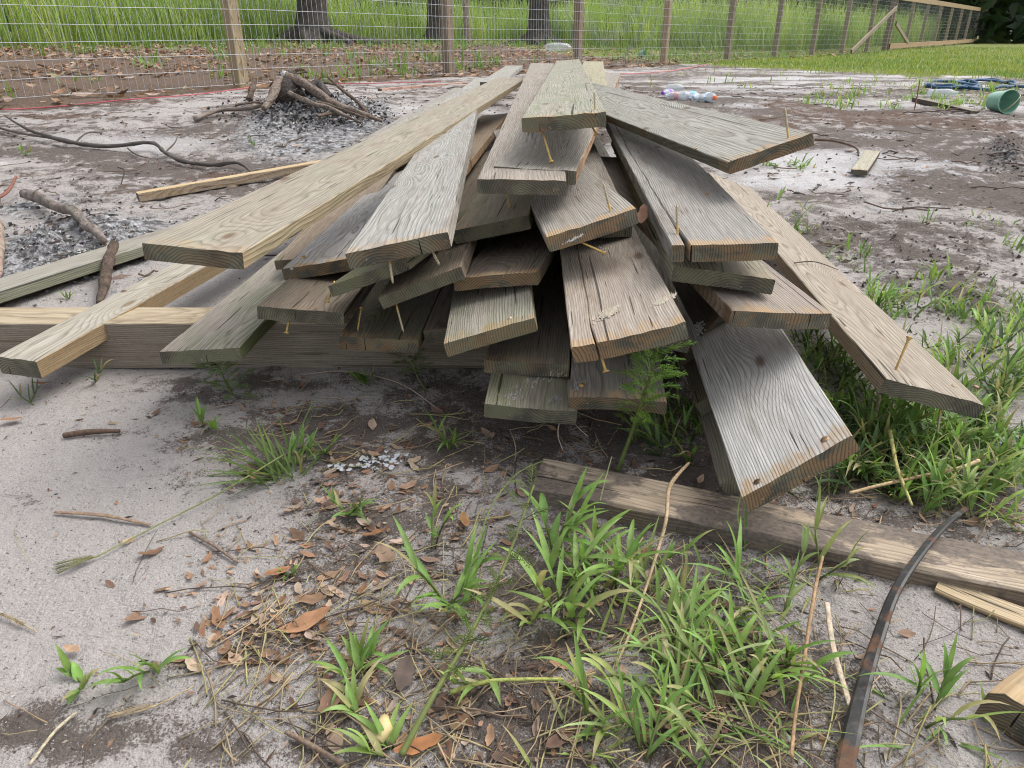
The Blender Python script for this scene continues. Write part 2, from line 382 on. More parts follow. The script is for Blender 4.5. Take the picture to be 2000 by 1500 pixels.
def soil(x,y):
    s=fence_s(x,y)
    n=mn.fractal((x*1.3,y*1.3,0.),1.,2.,3)
    n2=mn.fractal((x*.55+7,y*2.2,3.),1.,2.,3)
    d=field(DIRT,x,y); b=field(BROWN,x,y); w=field(WHITE,x,y); a=field(ASH,x,y)
    mid=ss(1.7,3.,y)*(1-ss(-.4,.1,s))
    n3=mn.fractal((x*2.1,y*5.,8.),1.,2.,3); d+=mid*.14*ss(.2,1.2,x)
    d+=.16*n*ss(.3,1.,y)+mid*(.43+.40*n2+.35*n3); w=w*.8*(.75+.7*n3)+mid*(.16-.6*n2-.4*n3); b+=mid*(.06+.25*n)
    lit=ss(-.55,.25,s+.25*n)
    lw=ss(-.9,.6,y-lawn_edge(x)+.9*n)
    if s>0: lw=max(lw*ss(6,9,fence_t(x,y)),.0)+ss(5.5,8.,s+n)
    return (d,a,lit*(1-lw)),(lw,w,b)
def build_ground():
    ys=[-1.2]; 
    while ys[-1]<.25: ys.append(ys[-1]+.08)
    while ys[-1]<2.4: ys.append(ys[-1]+.0105)
    dy=.0105
    while ys[-1]<420: dy*=1.024; ys.append(ys[-1]+dy)
    NX=330; v=[];f=[];s1=[];s2=[]
    us=[(i/(NX-1)*2-1) for i in range(NX)]
    us=[ (u*.72+ .28*u**3) for u in us]
    for y in ys:
        hw=1.45+1.25*max(y,0)
        for u in us:
            x=u*hw; v.append((x,y,gz(x,y) if y<60 else base_z(x,y)))
            if y<40:
                a,b=soil(x,y)
            else: a,b=(0,0,0),(1.,0,0)
            s1.append(a); s2.append(b)
    n=len(ys)
    for j in range(n-1):
        for i in range(NX-1):
            k=j*NX+i; f.append((k,k+1,k+NX+1,k+NX))
    me=bpy.data.meshes.new('ground'); me.from_pydata(v,[],f); me.materials.append(GROUND)
    me.polygons.foreach_set('use_smooth',[True]*len(f))
    for an,L in(('soil',s1),('soil2',s2)):
        a=me.attributes.new(an,'FLOAT_VECTOR','POINT'); fl=[q for t in L for q in t]; a.data.foreach_set('vector',fl)
    o=bpy.data.objects.new('ground',me); COL.objects.link(o); tag(o,'pale grey sandy ground with dark damp soil patches',None,None,'structure')
build_ground()
# ------------------------------------------------------------------ boards
def dirs(yaw,pitch,roll):
    d=Vector((math.sin(yaw)*math.cos(pitch),math.cos(yaw)*math.cos(pitch),math.sin(pitch)))
    e0=Vector((math.cos(yaw),-math.sin(yaw),0.)); n0=e0.cross(d); c,s=math.cos(roll),math.sin(roll)
    return d,e0*c+n0*s,n0*c-e0*s
SEEDN=[0]
def slab(mb,G,E_,Wp,L,W,T,sk,tint,side,wp,pith,seed,ylo=None,yhi=None,nx=46,bow=.003,cup=.0012,rough=1.,ch=.0016,far_sk=0.):
    """one sawn board in its own axes: x along, y across, z up (top face z=0)"""
    rg=random.Random(seed); ny=9
    xs=[L*(i/(nx-1))**1.5 for i in range(nx)]
    xs[1]=min(xs[1],.004)
    rings=[]
    bs=rg.uniform(-1,1)*bow; bt=rg.uniform(-1,1)*bow*.6; cu=rg.uniform(-.4,1)*cup
    offx=seed*3.37
    def P(x,y,z,xi,sd):
        y0=y
        if xi in(0,nx-1): xx=x+math.tan(sk if xi==0 else far_sk)*y+rough*.0009*mn.noise((seed,y*140,z*140))
        else: xx=x+(math.tan(sk)*y*(1-x/L) if xi<nx else 0)
        u=x/L; z+=bs*4*u*(1-u)-bs*0+cu*(4*((y/W)-.5)**2-.5)
        yy=y+bt*4*u*(1-u)+rough*.0007*mn.noise((x*9,seed+z*40,y*20))
        z+=rough*.0005*mn.noise((x*14,y*60,seed))
        if x<.02: z-=(1 if z>-T*.5 else -.6)*.0016*math.exp(-x/.005)*max(0,.5+1.2*mn.noise((seed*3.,y*45,z*30)))
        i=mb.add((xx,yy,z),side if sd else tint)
        G.append((x+offx,y-pith[0]+0*seed,z-pith[1])); E_.append((x,y,z)); Wp.append(wp)
        return i
    for xi,x in enumerate(xs):
        a=ylo(x) if ylo else 0.; b=yhi(x) if yhi else W
        ring=[]
        cj=ch*(1+.9*mn.noise((x*11,seed*2.1,0.)))
        for k in range(ny): ring.append(P(x,lerp(a+cj,b-cj,k/(ny-1)),0.,xi,0))
        ring.append(P(x,b,-cj,xi,1)); ring.append(P(x,b,-T+ch,xi,1))
        for k in range(ny-1,-1,-1): ring.append(P(x,lerp(a+ch,b-ch,k/(ny-1)),-T,xi,1))
        ring.append(P(x,a,-T+ch,xi,1)); ring.append(P(x,a,-cj,xi,1))
        rings.append(ring)
    m=len(rings[0])
    for i in range(nx-1):
        for k in range(m): mb.face((rings[i][k],rings[i+1][k],rings[i+1][(k+1)%m],rings[i][(k+1)%m]))
    for r,rev in((rings[0],0),(rings[-1],1)):
        # separate cap verts so that the end keeps a hard edge
        base=[]
        for q in r:
            v=mb.v[q]; i=mb.add(v,tint); G.append(G[q]); E_.append(E_[q]); Wp.append(wp); base.append(i)
        t=base[:ny]; bt_=[base[2*ny+1-k] for k in range(ny)]
        qs=[(t[k],t[k+1],bt_[k+1],bt_[k]) for k in range(ny-1)]
        qs.append((t[ny-1],base[ny],base[ny+1],bt_[ny-1])); qs.append((base[2*ny+3],t[0],bt_[0],base[2*ny+2]))
        for qd in qs: mb.face(tuple(reversed(qd)) if rev else qd,1)
BOARDS={}
def make_board(key,pose,tint,side=None,wp=(0,0,0),pith=None,label=None,split=None,name='board',cat='board',group='old boards heaped in the pile',parent=None,**kw):
    SEEDN[0]+=1; seed=SEEDN[0]; rg=random.Random(seed*7)
    x,y,z,yaw,pit,rol,W,T,sk,L=pose
    d,e,n=dirs(yaw,pit,rol)
    M=Matrix(((d.x,e.x,n.x,x),(d.y,e.y,n.y,y),(d.z,e.z,n.z,z),(0,0,0,1)))
    if pith is None:
        if rg.random()<.55: pith=(W*rg.uniform(.1,.9),-rg.uniform(.03,.09)*(1 if rg.random()<.75 else -1))
        else: pith=(W*.5+rg.choice((-1,1))*rg.uniform(.11,.19),-rg.uniform(.0,.06))
    mb=MB();G=[];E_=[];Wp=[]
    side=side or tuple(q*.95 for q in tint)
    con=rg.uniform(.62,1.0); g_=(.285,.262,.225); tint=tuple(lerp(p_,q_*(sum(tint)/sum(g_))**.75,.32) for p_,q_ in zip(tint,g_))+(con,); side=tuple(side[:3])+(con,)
    a=(mb,G,E_,Wp,L,W,T,sk,tint,side,wp,pith,seed)
    if split:
        ys_,gap,ln=split; g=lambda x:.00012+.5*gap*max(0.,1-x/ln)+.0004*mn.noise((x*60,seed,0))*(x<ln)
        w=lambda x:ys_+.004*mn.noise((x*7,seed*1.3,2.))
        slab(*a,yhi=lambda x:w(x)-abs(g(x)),**kw); slab(*a,ylo=lambda x:w(x)+abs(g(x)),**kw)
    else: slab(*a,**kw)
    o=mb.build(name,[WOOD,WEND],parent,True,None,dict(gc=G,ed=E_,wp=Wp))
    me=o.data
    try: me.set_sharp_from_angle(angle=R(40))
    except Exception: pass
    o.matrix_world=M
    if label: tag(o,label,cat,group)
    if key: BOARDS[key]=(o,M,pose)
    return o
POSE={'top':(0.0157,1.2925,0.4685,0.0711,-0.0098,0.0773,0.1411,0.0246,0.0020,3.6000),
'second':(-0.0552,1.1789,0.3895,0.0465,0.0100,-0.0164,0.1409,0.0243,0.0181,3.6000),
'greyleft':(-0.2226,0.9460,0.3334,-0.0230,-0.0086,0.2149,0.1412,0.0232,-0.0378,3.3000),
'A':(-0.4968,0.9604,0.3444,0.1301,0.0107,-0.0697,0.1393,0.0245,0.0247,3.3000),
'F':(-0.4376,1.3369,0.1935,-0.0187,-0.0518,0.1487,0.1402,0.0245,0.0108,3.2000),
'Fb':(-0.5183,1.5409,0.1500,-0.0434,-0.0155,0.0754,0.1403,0.0217,0.0164,3.2000),
'K1':(-0.2986,1.1290,0.2280,0.1616,-0.0603,0.3746,0.1442,0.0203,-0.0290,1.3000),
'K2':(-0.2170,1.1188,0.2119,0.0325,-0.0191,0.3649,0.1443,0.0218,0.0498,1.6000),
'K3':(-0.0971,1.1504,0.2344,0.1852,-0.0453,0.1236,0.1401,0.0221,0.0438,1.6000),
'K4':(-0.1070,1.2878,0.2791,0.1108,0.0202,0.2356,0.1403,0.0260,-0.0345,2.2000),
'K5':(0.0512,1.0836,0.3197,-0.0710,-0.0280,0.2738,0.1436,0.0253,0.1033,1.7000),
'K7':(0.2210,1.7111,0.1121,0.0209,0.0144,0.1889,0.1400,0.0260,0.0038,2.6000),
'K8':(0.0719,0.8199,0.2506,0.0309,-0.0181,0.2596,0.1405,0.0237,-0.0117,3.3000),
'K8b':(0.1396,1.0452,0.2074,0.0987,-0.0077,-0.2366,0.1402,0.0228,-0.0410,1.5000),
'M1':(0.2155,0.9666,0.3391,0.0540,0.0061,0.0464,0.1418,0.0248,-0.0118,3.3000),
'M2':(0.2301,1.0025,0.3002,0.0655,-0.0105,-0.0995,0.1425,0.0235,-0.0666,1.5000),
'M3':(0.2977,0.9299,0.2591,-0.0767,0.0082,-0.0626,0.1431,0.0243,0.0057,1.3000),
'N':(0.5395,0.9474,0.1491,0.1212,-0.0282,-0.2100,0.1417,0.0244,-0.0597,3.4000),
'Q':(0.2682,0.7080,0.1077,0.0885,0.0005,0.6303,0.1408,0.0244,0.0989,1.9000),
'R':(0.2941,1.1709,0.0724,0.0518,-0.0351,0.9904,0.1362,0.0245,-0.0178,1.1000),
'S1':(-0.0445,1.0565,0.1296,0.0949,0.0158,-0.0236,0.1356,0.0236,0.0083,1.5000),
'S2':(-0.0407,0.9520,0.1051,0.0751,0.0158,-0.0643,0.1375,0.0241,0.0149,2.0000),
'S3':(0.0843,0.9514,0.1185,0.0928,0.0381,-0.0079,0.1417,0.0221,-0.0114,1.6000),
'T1':(-0.1017,0.9938,0.1840,-0.0164,-0.0087,0.2616,0.1395,0.0230,0.0799,1.4000),
'U1':(-0.3011,1.1722,0.1231,0.0575,0.0172,-0.0336,0.1394,0.0251,0.0086,1.3000),
'U2':(-0.1574,1.1984,0.1235,0.0535,-0.0102,0.0873,0.1359,0.0259,0.0245,0.9000),
'V':(-0.4233,1.1421,0.1893,-0.0145,-0.0710,-0.0899,0.1425,0.0236,0.0240,1.8000),
'E':(-0.5877,1.1126,0.1195,0.0034,-0.0315,0.0394,0.1328,0.0238,0.0495,3.2000),
'C':(-1.4275,1.4504,0.0338,0.4432,0.0247,0.0861,0.1399,0.0262,-0.0137,3.6000),
'D':(-0.8999,1.1612,0.0899,0.2411,0.0524,-0.0149,0.0833,0.0346,0.0071,2.4000),
'P':(0.3470,1.2100,0.4096,-0.0959,-0.0160,0.3203,0.1407,0.0216,-0.0222,2.6000),
'K6':(0.0691,1.2617,0.2977,0.0394,-0.0041,0.0241,0.1397,0.0261,-0.0024,2.6000),
'G1':(-0.0312,1.2703,0.3936,0.1570,-0.0003,-0.0282,0.1407,0.0247,0.0014,3.2000),
'W1':(-0.2815,1.7204,0.2658,0.0502,-0.0302,0.0858,0.1402,0.0260,0.0055,2.4000),
'H1':(-0.5725,2.8315,0.2300,0.0554,0.0000,0.0000,0.1400,0.0262,0.0000,2.8440),
'H2':(-0.3740,3.9262,0.2650,0.0393,0.0000,0.0000,0.1400,0.0262,0.0000,2.3043),
'H3':(-0.1880,4.6112,0.3300,0.0625,0.0000,0.0000,0.1400,0.0262,0.0000,2.2315),
'G2':(0.2632,3.3310,0.3934,0.1054,0.0013,-0.0154,0.1400,0.0260,0.0000,2.5853)}
TN=dict(  # tints of the dark boards include the shade inside the pile
top=((.25,.25,.21),(.30,.28,.19),(.75,.55,0),'greenish topmost board of the pile with a screw standing near its square front end'),
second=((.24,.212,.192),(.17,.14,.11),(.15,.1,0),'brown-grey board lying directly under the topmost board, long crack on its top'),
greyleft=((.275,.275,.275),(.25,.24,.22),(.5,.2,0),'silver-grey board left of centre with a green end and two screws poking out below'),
A=((.245,.222,.185),(.30,.245,.165),(.45,.25,.05),'long yellowish board reaching furthest over the left side of the pile top'),
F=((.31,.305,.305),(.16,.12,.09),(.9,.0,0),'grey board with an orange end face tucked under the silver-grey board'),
Fb=((.25,.185,.13),(.09,.08,.06),(.2,.1,0),'brown-stained board peeping out between the long yellowish board and the orange-ended one'),
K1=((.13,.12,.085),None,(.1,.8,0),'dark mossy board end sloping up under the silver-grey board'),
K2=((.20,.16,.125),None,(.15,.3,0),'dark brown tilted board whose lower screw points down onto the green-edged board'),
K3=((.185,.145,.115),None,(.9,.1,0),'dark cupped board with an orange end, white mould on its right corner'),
K4=((.25,.21,.155),(.20,.21,.13),(.2,.6,0),'short-looking tan board with a screw head standing up under the brown-grey board'),
K5=((.265,.25,.23),None,(1.,.1,0),'grey board with a yellow stripe along its front and a silver screw tip sticking up'),
K7=((.20,.195,.18),None,(.1,.3,0),'set-back grey board with a dark end in the gap left of the split board'),
K8=((.315,.27,.235),(.25,.2,.15),(1.,.1,0),'large striped board at front centre with pale gouges and one screw under it'),
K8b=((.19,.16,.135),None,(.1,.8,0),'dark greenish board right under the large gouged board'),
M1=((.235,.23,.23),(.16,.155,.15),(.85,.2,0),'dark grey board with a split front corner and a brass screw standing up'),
M2=((.23,.205,.155),None,(.1,.5,0),'olive-tinted board end lying flat right beneath the split board'),
M3=((.255,.215,.19),(.25,.20,.15),(.8,.1,0),'striped brown board under the olive-tinted end, right side of the pile'),
N=((.255,.222,.19),(.23,.18,.135),(.0,.15,.12),'long pale brown board sliding down the right side with a leaning yellow screw'),
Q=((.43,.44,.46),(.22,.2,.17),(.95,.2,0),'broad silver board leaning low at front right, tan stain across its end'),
R=((.085,.075,.065),(.2,.145,.09),(.35,.0,.0),'board tipped on its edge with a lichen spot, beside the large gouged board'),
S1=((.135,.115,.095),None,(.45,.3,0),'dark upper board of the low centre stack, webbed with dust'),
S2=((.195,.18,.145),(.15,.15,.11),(.0,.8,0),'lowest front board of the pile, mossy with white mould spots'),
S3=((.17,.155,.145),None,(.8,.2,0),'low grey-brown board behind the feathery weed, orange arc on its end'),
T1=((.29,.275,.24),(.22,.18,.13),(.85,.45,0),'short light board with a rusty patch slanting down in the middle of the pile'),
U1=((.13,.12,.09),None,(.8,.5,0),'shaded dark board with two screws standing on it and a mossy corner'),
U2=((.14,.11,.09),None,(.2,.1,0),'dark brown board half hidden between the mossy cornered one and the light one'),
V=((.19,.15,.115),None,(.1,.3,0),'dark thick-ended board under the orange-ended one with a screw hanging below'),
E=((.29,.262,.232),(.13,.14,.075),(.0,.75,0),'weathered board sloping to the left with a mossy side over the long beam'),
C=((.26,.25,.225),(.20,.20,.155),(.0,.35,0),'long grey board jutting out of the left edge of the photo behind the bluish one'),
D=((.27,.275,.255),(.28,.21,.13),(.0,.0,.25),'narrow bluish board with a chipped corner reaching the lower left'),
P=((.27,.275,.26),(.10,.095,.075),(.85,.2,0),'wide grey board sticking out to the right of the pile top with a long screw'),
K6=((.235,.21,.19),(.18,.17,.13),(.0,.1,0),'fine-striped board seen in the narrow gap behind the yellow-striped one'),
G1=((.25,.235,.215),(.33,.215,.13),(.0,.0,0),'grey board with a bright brown edge under the topmost board'),
W1=((.25,.185,.13),(.33,.23,.14),(.0,.0,0),'brown board deep in the gap between the yellowish board and the brown-grey one'),
H1=((.25,.245,.235),None,(.0,.2,0),'outermost far grey board behind the left side of the pile'),
H2=((.29,.29,.28),None,(.0,.1,0),'pale far board beside the outermost one behind the pile'),
H3=((.27,.27,.26),None,(.0,.2,0),'small far board end showing above the back of the yellowish board'),
G2=((.31,.29,.2),(.26,.27,.16),(.0,.3,0),'yellowish far board end right of the topmost board'),
)
PITH=dict(P=(.075,-.045),top=(.06,-.05),second=(.08,-.04),greyleft=(.05,-.05),A=(.08,-.055),F=(.07,-.06),K8=(-.09,-.03),M1=(-.10,-.02),M3=(.24,-.03),N=(.05,-.09),Q=(.20,-.05),E=(.1,-.05),K3=(.06,-.07),K4=(-.08,-.05),T1=(.2,-.02),S3=(.06,-.06))
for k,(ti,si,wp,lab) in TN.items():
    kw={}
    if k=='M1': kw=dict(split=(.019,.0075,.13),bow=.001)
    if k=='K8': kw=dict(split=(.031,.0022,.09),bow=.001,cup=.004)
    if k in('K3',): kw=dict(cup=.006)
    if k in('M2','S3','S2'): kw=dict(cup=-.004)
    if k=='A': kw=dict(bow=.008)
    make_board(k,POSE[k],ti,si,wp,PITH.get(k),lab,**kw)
# boards tucked under the broad silver board
POSE['Q']=POSE['Q']
q=POSE['Q']; dq,eq,nq=dirs(*q[3:6]); Oq=Vector(q[:3])
def under(px,py,off):
    r=ray(px,py); O=Oq-nq*off; t=(O-EYE).dot(nq)/r.dot(nq); return EYE+r*t
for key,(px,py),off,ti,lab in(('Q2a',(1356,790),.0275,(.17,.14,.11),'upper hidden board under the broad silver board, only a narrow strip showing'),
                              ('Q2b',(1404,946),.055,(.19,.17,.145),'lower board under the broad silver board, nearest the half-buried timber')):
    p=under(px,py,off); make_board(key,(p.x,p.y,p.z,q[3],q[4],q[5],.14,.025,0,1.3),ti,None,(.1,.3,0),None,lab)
# long square beam carrying the heap, and the timber half buried in front
BX0=-2.0
make_board('beam',(BX0,1.392,.097,R(90),0,0,.092,.094,0,2.1),(.32,.26,.175),(.20,.18,.158),(0,.1,.15),(.03,-.25),'long square beam lying under the left side of the pile',name='beam',cat='beam',group=None)
tl=onz(1063,893,.021); tr=onz(2000,1082,.017); dv=(tr-tl); yaw=math.atan2(dv.x,dv.y)
make_board('timber',(tl.x,tl.y,.021,yaw,R(-.2),R(2),.086,.040,R(6),1.15),(.32,.255,.19),(.16,.135,.11),(-1.,.0,.1),(.04,-.06),'weathered half-buried timber lying across the grass at front right',name='timber',cat='timber',group=None,rough=3.5,ch=.004)
# ------------------------------------------------------------------ screws
YEL=(.46,.31,.10); SIL=(.34,.30,.2)
def hit_top(k,px,py,bottom=False):
    o,M,p=BOARDS[k]; n=Vector((M[0][2],M[1][2],M[2][2])); O=M.translation-(n*p[7] if bottom else n*0)
    r=ray(px,py); t=(O-EYE).dot(n)/r.dot(n); return EYE+r*t
def hit_end(k,px,py,back=.012):
    o,M,p=BOARDS[k]; d=Vector((M[0][0],M[1][0],M[2][0])); r=ray(px,py); O=M.translation
    t=(O-EYE).dot(d)/r.dot(d); return EYE+r*t+d*back
def screw(k,base,tip,kind,bottom=False,head=False,colr=YEL):
    """kind: 'tip' threaded point at the free end, 'head' the flared head there"""
    o,M,p=BOARDS[k]
    a=hit_end(k,*base) if bottom else hit_top(k,*base)
    r=ray(*tip); nrm=Vector((0,cp,-sp)); t=(a-EYE).dot(nrm)/1.0
    b=EYE+r*(t/ (ray(*tip).dot(nrm)))
    v=(b-a); L_=v.length; v/=L_
    a2=a-v*.012
    mb=MB(); I=M.inverted()
    def T(P): return I@P
    if kind=='tip':
        n=int(max(8,L_/.0012)); pts=[];rad=[];cs=[]
        for i in range(n+1):
            u=i/n; pts.append(a2.lerp(b,u)); r0=.0014 if i%2 else .0023
            if u<.3: r0=.0017
            if u>.9: r0*=max(.08,(1-u)/.1)
            rad.append(r0)
        cc=lambda u,k_:(colr if u<.42 else SIL) if colr==YEL else colr
        mb.tube([T(q) for q in pts],rad,8,cc)
    else:
        pts=[a2,a2.lerp(b,.45),a2.lerp(b,.9),a2.lerp(b,.955),b,b+v*.0006]; rad=[.0017,.0017,.0019,.0028,.0050,.0044]
        mb.tube([T(q) for q in pts],rad,10,colr)
        mb.tube([T(b+v*.0006),T(b+v*.0009)],[.0015,.0012],6,(.08,.05,.02))
    return mb.build('screw',SCREW,o)
def Q_(z,x,y):
    o={'P1':(480,440,.15),'P2':(640,440,.15),'P3':(840,380,.15),'P4':(1020,280,.15),'P5':(1180,420,.15),'P8':(1100,600,.15),'Z1':(800,90,.25),'Z4':(1200,200,.4),'Z13':(1300,450,.3667)}[z]
    return (o[0]+x*o[2],o[1]+y*o[2])
screw('top',Q_('Z1',1450,497),Q_('Z1',1443,345),'tip')
screw('top',Q_('Z1',1035,668),Q_('Z1',1108,908),'head',True)
screw('top',Q_('Z1',1430,640),Q_('Z1',1458,690),'head',True)
screw('top',(1119,121),(1119,103),'head')
screw('K4',Q_('Z1',778,1265),Q_('Z1',747,1095),'head')
screw('K4',Q_('P2',1825,225),Q_('P2',1868,470),'tip',True)
screw('K5',Q_('P4',1150,885),Q_('P4',1052,500),'tip')
screw('K5',Q_('P4',765,1300),Q_('P4',1070,1432),'head',True)
screw('M1',Q_('P5',955,250),Q_('Z4',305,493),'tip')
screw('P',Q_('Z4',850,172),Q_('Z4',832,22),'tip')
screw('N',Q_('Z13',1225,742),Q_('Z13',1298,570),'head')
screw('N',Q_('Z13',1485,965),Q_('Z13',1447,1085),'tip',True)
screw('greyleft',Q_('P2',785,480),Q_('P2',852,768),'tip',True)
screw('greyleft',Q_('P2',1350,365),Q_('P2',1458,525),'tip',True)
screw('U1',Q_('P2',392,1368),Q_('P2',437,1072),'head')
screw('K2',Q_('P2',870,1040),Q_('P2',992,1405),'tip',True)
screw('Fb',Q_('P1',1085,815),Q_('P1',1064,1000),'head',True) if 0 else screw('K1',Q_('P1',1090,840),Q_('P1',1064,1000),'head',True)
screw('V',Q_('P1',540,1245),Q_('P1',529,1405),'head',True)
screw('K8',Q_('P8',490,645),Q_('P8',556,838),'head',True)
# flush screw heads / screw holes seen from above
def flush(k,px,py,col=(.5,.30,.12),r=.0046,up=.0008):
    a=hit_top(k,px,py); o,M,p=BOARDS[k]; n=Vector((M[0][2],M[1][2],M[2][2])); I=M.inverted(); mb=MB()
    mb.tube([I@(a-n*.002),I@(a+n*up),I@(a+n*up*.2)],[r,r,r*.45],10,col); return mb.build('screw',SCREW,o)
flush('Q',1611,858,(.30,.20,.12),.0048); flush('Q',1479,941,(.12,.08,.05)); flush('D',242,569,(.12,.10,.07),.006,.0012)
flush('F',593,504,(.55,.35,.12),.004,.005); flush('F',570,525,(.5,.45,.38),.003); flush('N',1907,755,(.3,.2,.12),.004); flush('N',1863,754,(.3,.2,.12),.004)
flush('S3',1136,754,(.5,.3,.1),.004,.004); flush('P',1360,290,(.3,.2,.12),.004); flush('M1',1381,381,(.4,.22,.10),.004,.003); flush('T1',996,622,(.6,.5,.4),.003,.002)
# torn pale fibres where the big board was gouged, as parts of that board
def gouge(k,px,py,lx,ly,n,seed,col=(.42,.37,.29)):
    rg=random.Random(seed); o,M,p=BOARDS[k]; I=M.inverted(); c=I@hit_top(k,px,py); mb=MB()
    for i in range(n):
        a=rg.gauss(0,.45); b=rg.gauss(0,.45); x=c.x+a*lx+b*ly*.6; y=c.y+b*ly
        l=rg.uniform(.004,.013); w=rg.uniform(.0005,.0014); th=rg.gauss(.25,.35); h=rg.uniform(.0004,.003)
        dx,dy=math.cos(th)*l,math.sin(th)*l; cc=vary(col,rg,.25)
        i0=mb.add((x-dx/2-dy/l*w,y-dy/2+dx/l*w,.0006),cc);i1=mb.add((x-dx/2+dy/l*w,y-dy/2-dx/l*w,.0006),cc)
        i2=mb.add((x+dx/2,y+dy/2,.0006+h),cc); mb.face((i0,i1,i2))
    return mb.build('torn_fibre_patch',PAPER,o)
gouge('K8',1188,612,.013,.017,190,1); gouge('K8',1298,586,.008,.015,150,2)
for k,px,py,a,b,n in(('K5',1125,466,.004,.02,60),('S2',1000,770,.03,.03,90),('S2',1085,780,.02,.012,80),('S1',1080,735,.02,.05,60),('S3',1130,752,.02,.02,70),('Q',1560,800,.1,.06,0)):
    if n: gouge(k,px,py,a,b,n//2,px,(.24,.235,.22))
def lichen():
    o,M,p=BOARDS['R']; I=M.inverted(); c=I@hit_top('R',1365,643); mb=MB(); rg=random.Random(5)
    for i in range(90):
        a=rg.gauss(0,.012);b=rg.gauss(0,.006)
        r=rg.uniform(.0012,.003); mb.tube([(c.x+a,c.y+b,.0),(c.x+a,c.y+b,.0015)],[r,r*.6],5,vary((.48,.48,.45),rg,.15))
    mb.build('lichen_spot',PAPER,o)
lichen()
# ------------------------------------------------------------------ fence
rg=random.Random(11)
def fpt(k,s=0.,z=0.):
    P=FP0+FD*(POSTGAP*k)+FN*s; return Vector((P.x,P.y,z))
fence=empty('wire_fence',fpt(0,0,gz(FP0.x,FP0.y)),'long wire mesh fence on square timber posts crossing the background','fence')
def fence_local(o):
    o.matrix_world=Matrix.Translation(-fence.location)@o.matrix_world if False else o.matrix_world
def fboard(name,P,d,e,n,L,W,T,tint,wp=(0,0,0),side=None,**kw):
    SEEDN[0]+=1; seed=SEEDN[0]
    mb=MB();G=[];E_=[];Wp=[]
    slab(mb,G,E_,Wp,L,W,T,0.,tint,side or tint,wp,(W*.3,-.08),seed,None,None,14,.004,.0005,1.,.003)
    o=mb.build(name,[WOOD,WEND],None,True,None,dict(gc=G,ed=E_,wp=Wp))
    try: o.data.set_sharp_from_angle(angle=R(40))
    except Exception: pass
    M=Matrix(((d.x,e.x,n.x,P.x),(d.y,e.y,n.y,P.y),(d.z,e.z,n.z,P.z),(0,0,0,1)))
    o.parent=fence; o.matrix_local=Matrix.Translation(-Vector(fence.location))@M
    return o
UP=Vector((0,0,1))
ks=[-3,-2,-1,0,1,2,3,4,5,6,7,8]+list(range(9,22))
for k in ks:
    s=.045; P=fpt(k,s)-FD*.045; z0=gz(P.x,P.y,False)-.15
    h=1.62 if k<9 else 1.5
    tt=vary((.36,.285,.195) if k in(0,3) else (.25,.208,.165),rg,.12)
    fboard('post',Vector((P.x,P.y,z0+h)),-UP,FD,-FN,h,.09,.09,tt,(0,0,.25),side=tuple(q*.8 for q in tt))  # side faces tinted darker: shade away from the sun put into the colour
# braced post
P=fpt(8.85,.045)-FD*.06; fboard('post',Vector((P.x,P.y,gz(P.x,P.y,False)+1.45)),-UP,FD,-FN,1.6,.12,.10,(.17,.125,.095))
for k0,k1 in((-3,.5),(.5,3),(3,5.5),(5.5,8.87),(8.88,11.3),(11.3,14),(14,17),(17,21)):
    P=fpt(k0,-.002,0); d=(fpt(k1,0,base_z(*fpt(k1)[:2])+1.47)-fpt(k0,0,base_z(*fpt(k0)[:2])+1.47)); L_=d.length-.004; d=d.normalized()
    n=-FN; e=d.cross(n)*-1
    P.z=base_z(P.x,P.y)+1.47
    if e.z>0: P.z-=.14
    tt=vary((.37,.28,.18) if k0>8 else (.27,.215,.17),rg,.1)
    fboard('top_rail',P+n*.036,d,e,n,L_,.14,.036,tt,(0,0,.3))
for k0,k1 in((8.9,11.3),(11.31,14),(14.01,17),(17.01,21)):
    d=(fpt(k1,0,base_z(*fpt(k1)[:2])+.20)-fpt(k0,0,base_z(*fpt(k0)[:2])+.20)); L_=d.length; d=d.normalized(); n=-FN; e=d.cross(n)*-1
    P=fpt(k0); P.z=base_z(P.x,P.y)+.20-(.14 if e.z>0 else 0)
    fboard('bottom_rail',P+n*.036,d,e,n,L_,.14,.036,vary((.36,.26,.17),rg,.1),(0,0,.3))
def brace(a,b):
    d=(b-a); L_=d.length; d=d.normalized(); n=-FN; e=d.cross(n)*-1
    fboard('brace',a+n*.05,d,e,n,L_,.10,.04,(.29,.245,.195))
a=fpt(7.15,-.02); a.z=base_z(a.x,a.y)+.02; b=fpt(8.8,-.02); b.z=base_z(b.x,b.y)+1.08; brace(a,b)
a=fpt(9.9,-.0); a.z=base_z(a.x,a.y)+.25; b=fpt(8.98,-.0); b.z=base_z(b.x,b.y)+.78; brace(a,b)
mb=MB(); wc=(.36,.37,.39)
k=-3.4
kk=[]
step=.0508/POSTGAP
while k<19: kk.append(k); k+=step if k<12 else step*2
for k in kk:
    p=fpt(k,-.004); z=base_z(p.x,p.y); r=.0020 if k<5 else .0015
    mb.tube([(p.x,p.y,z+.03),(p.x+rg.gauss(0,.002),p.y,z+.65),(p.x,p.y,z+1.38)],r,3,wc,False)
for j in range(14):
    pts=[]; k=-3.4
    while k<19:
        p=fpt(k,-.006+.002*math.sin(k*60)); sag=.010*mn.noise((k*1.3,j*3.,0.))+.004*mn.noise((k*6,j*7.,0.))
        pts.append((p.x,p.y,base_z(p.x,p.y)+.035+j*.1016+sag)); k+=.05
    mb.tube(pts,.0019,3,wc,False)
wm=mb.build('wire_mesh',WIRE,None); wm.parent=fence; wm.matrix_local=Matrix.Translation(-Vector(fence.location))
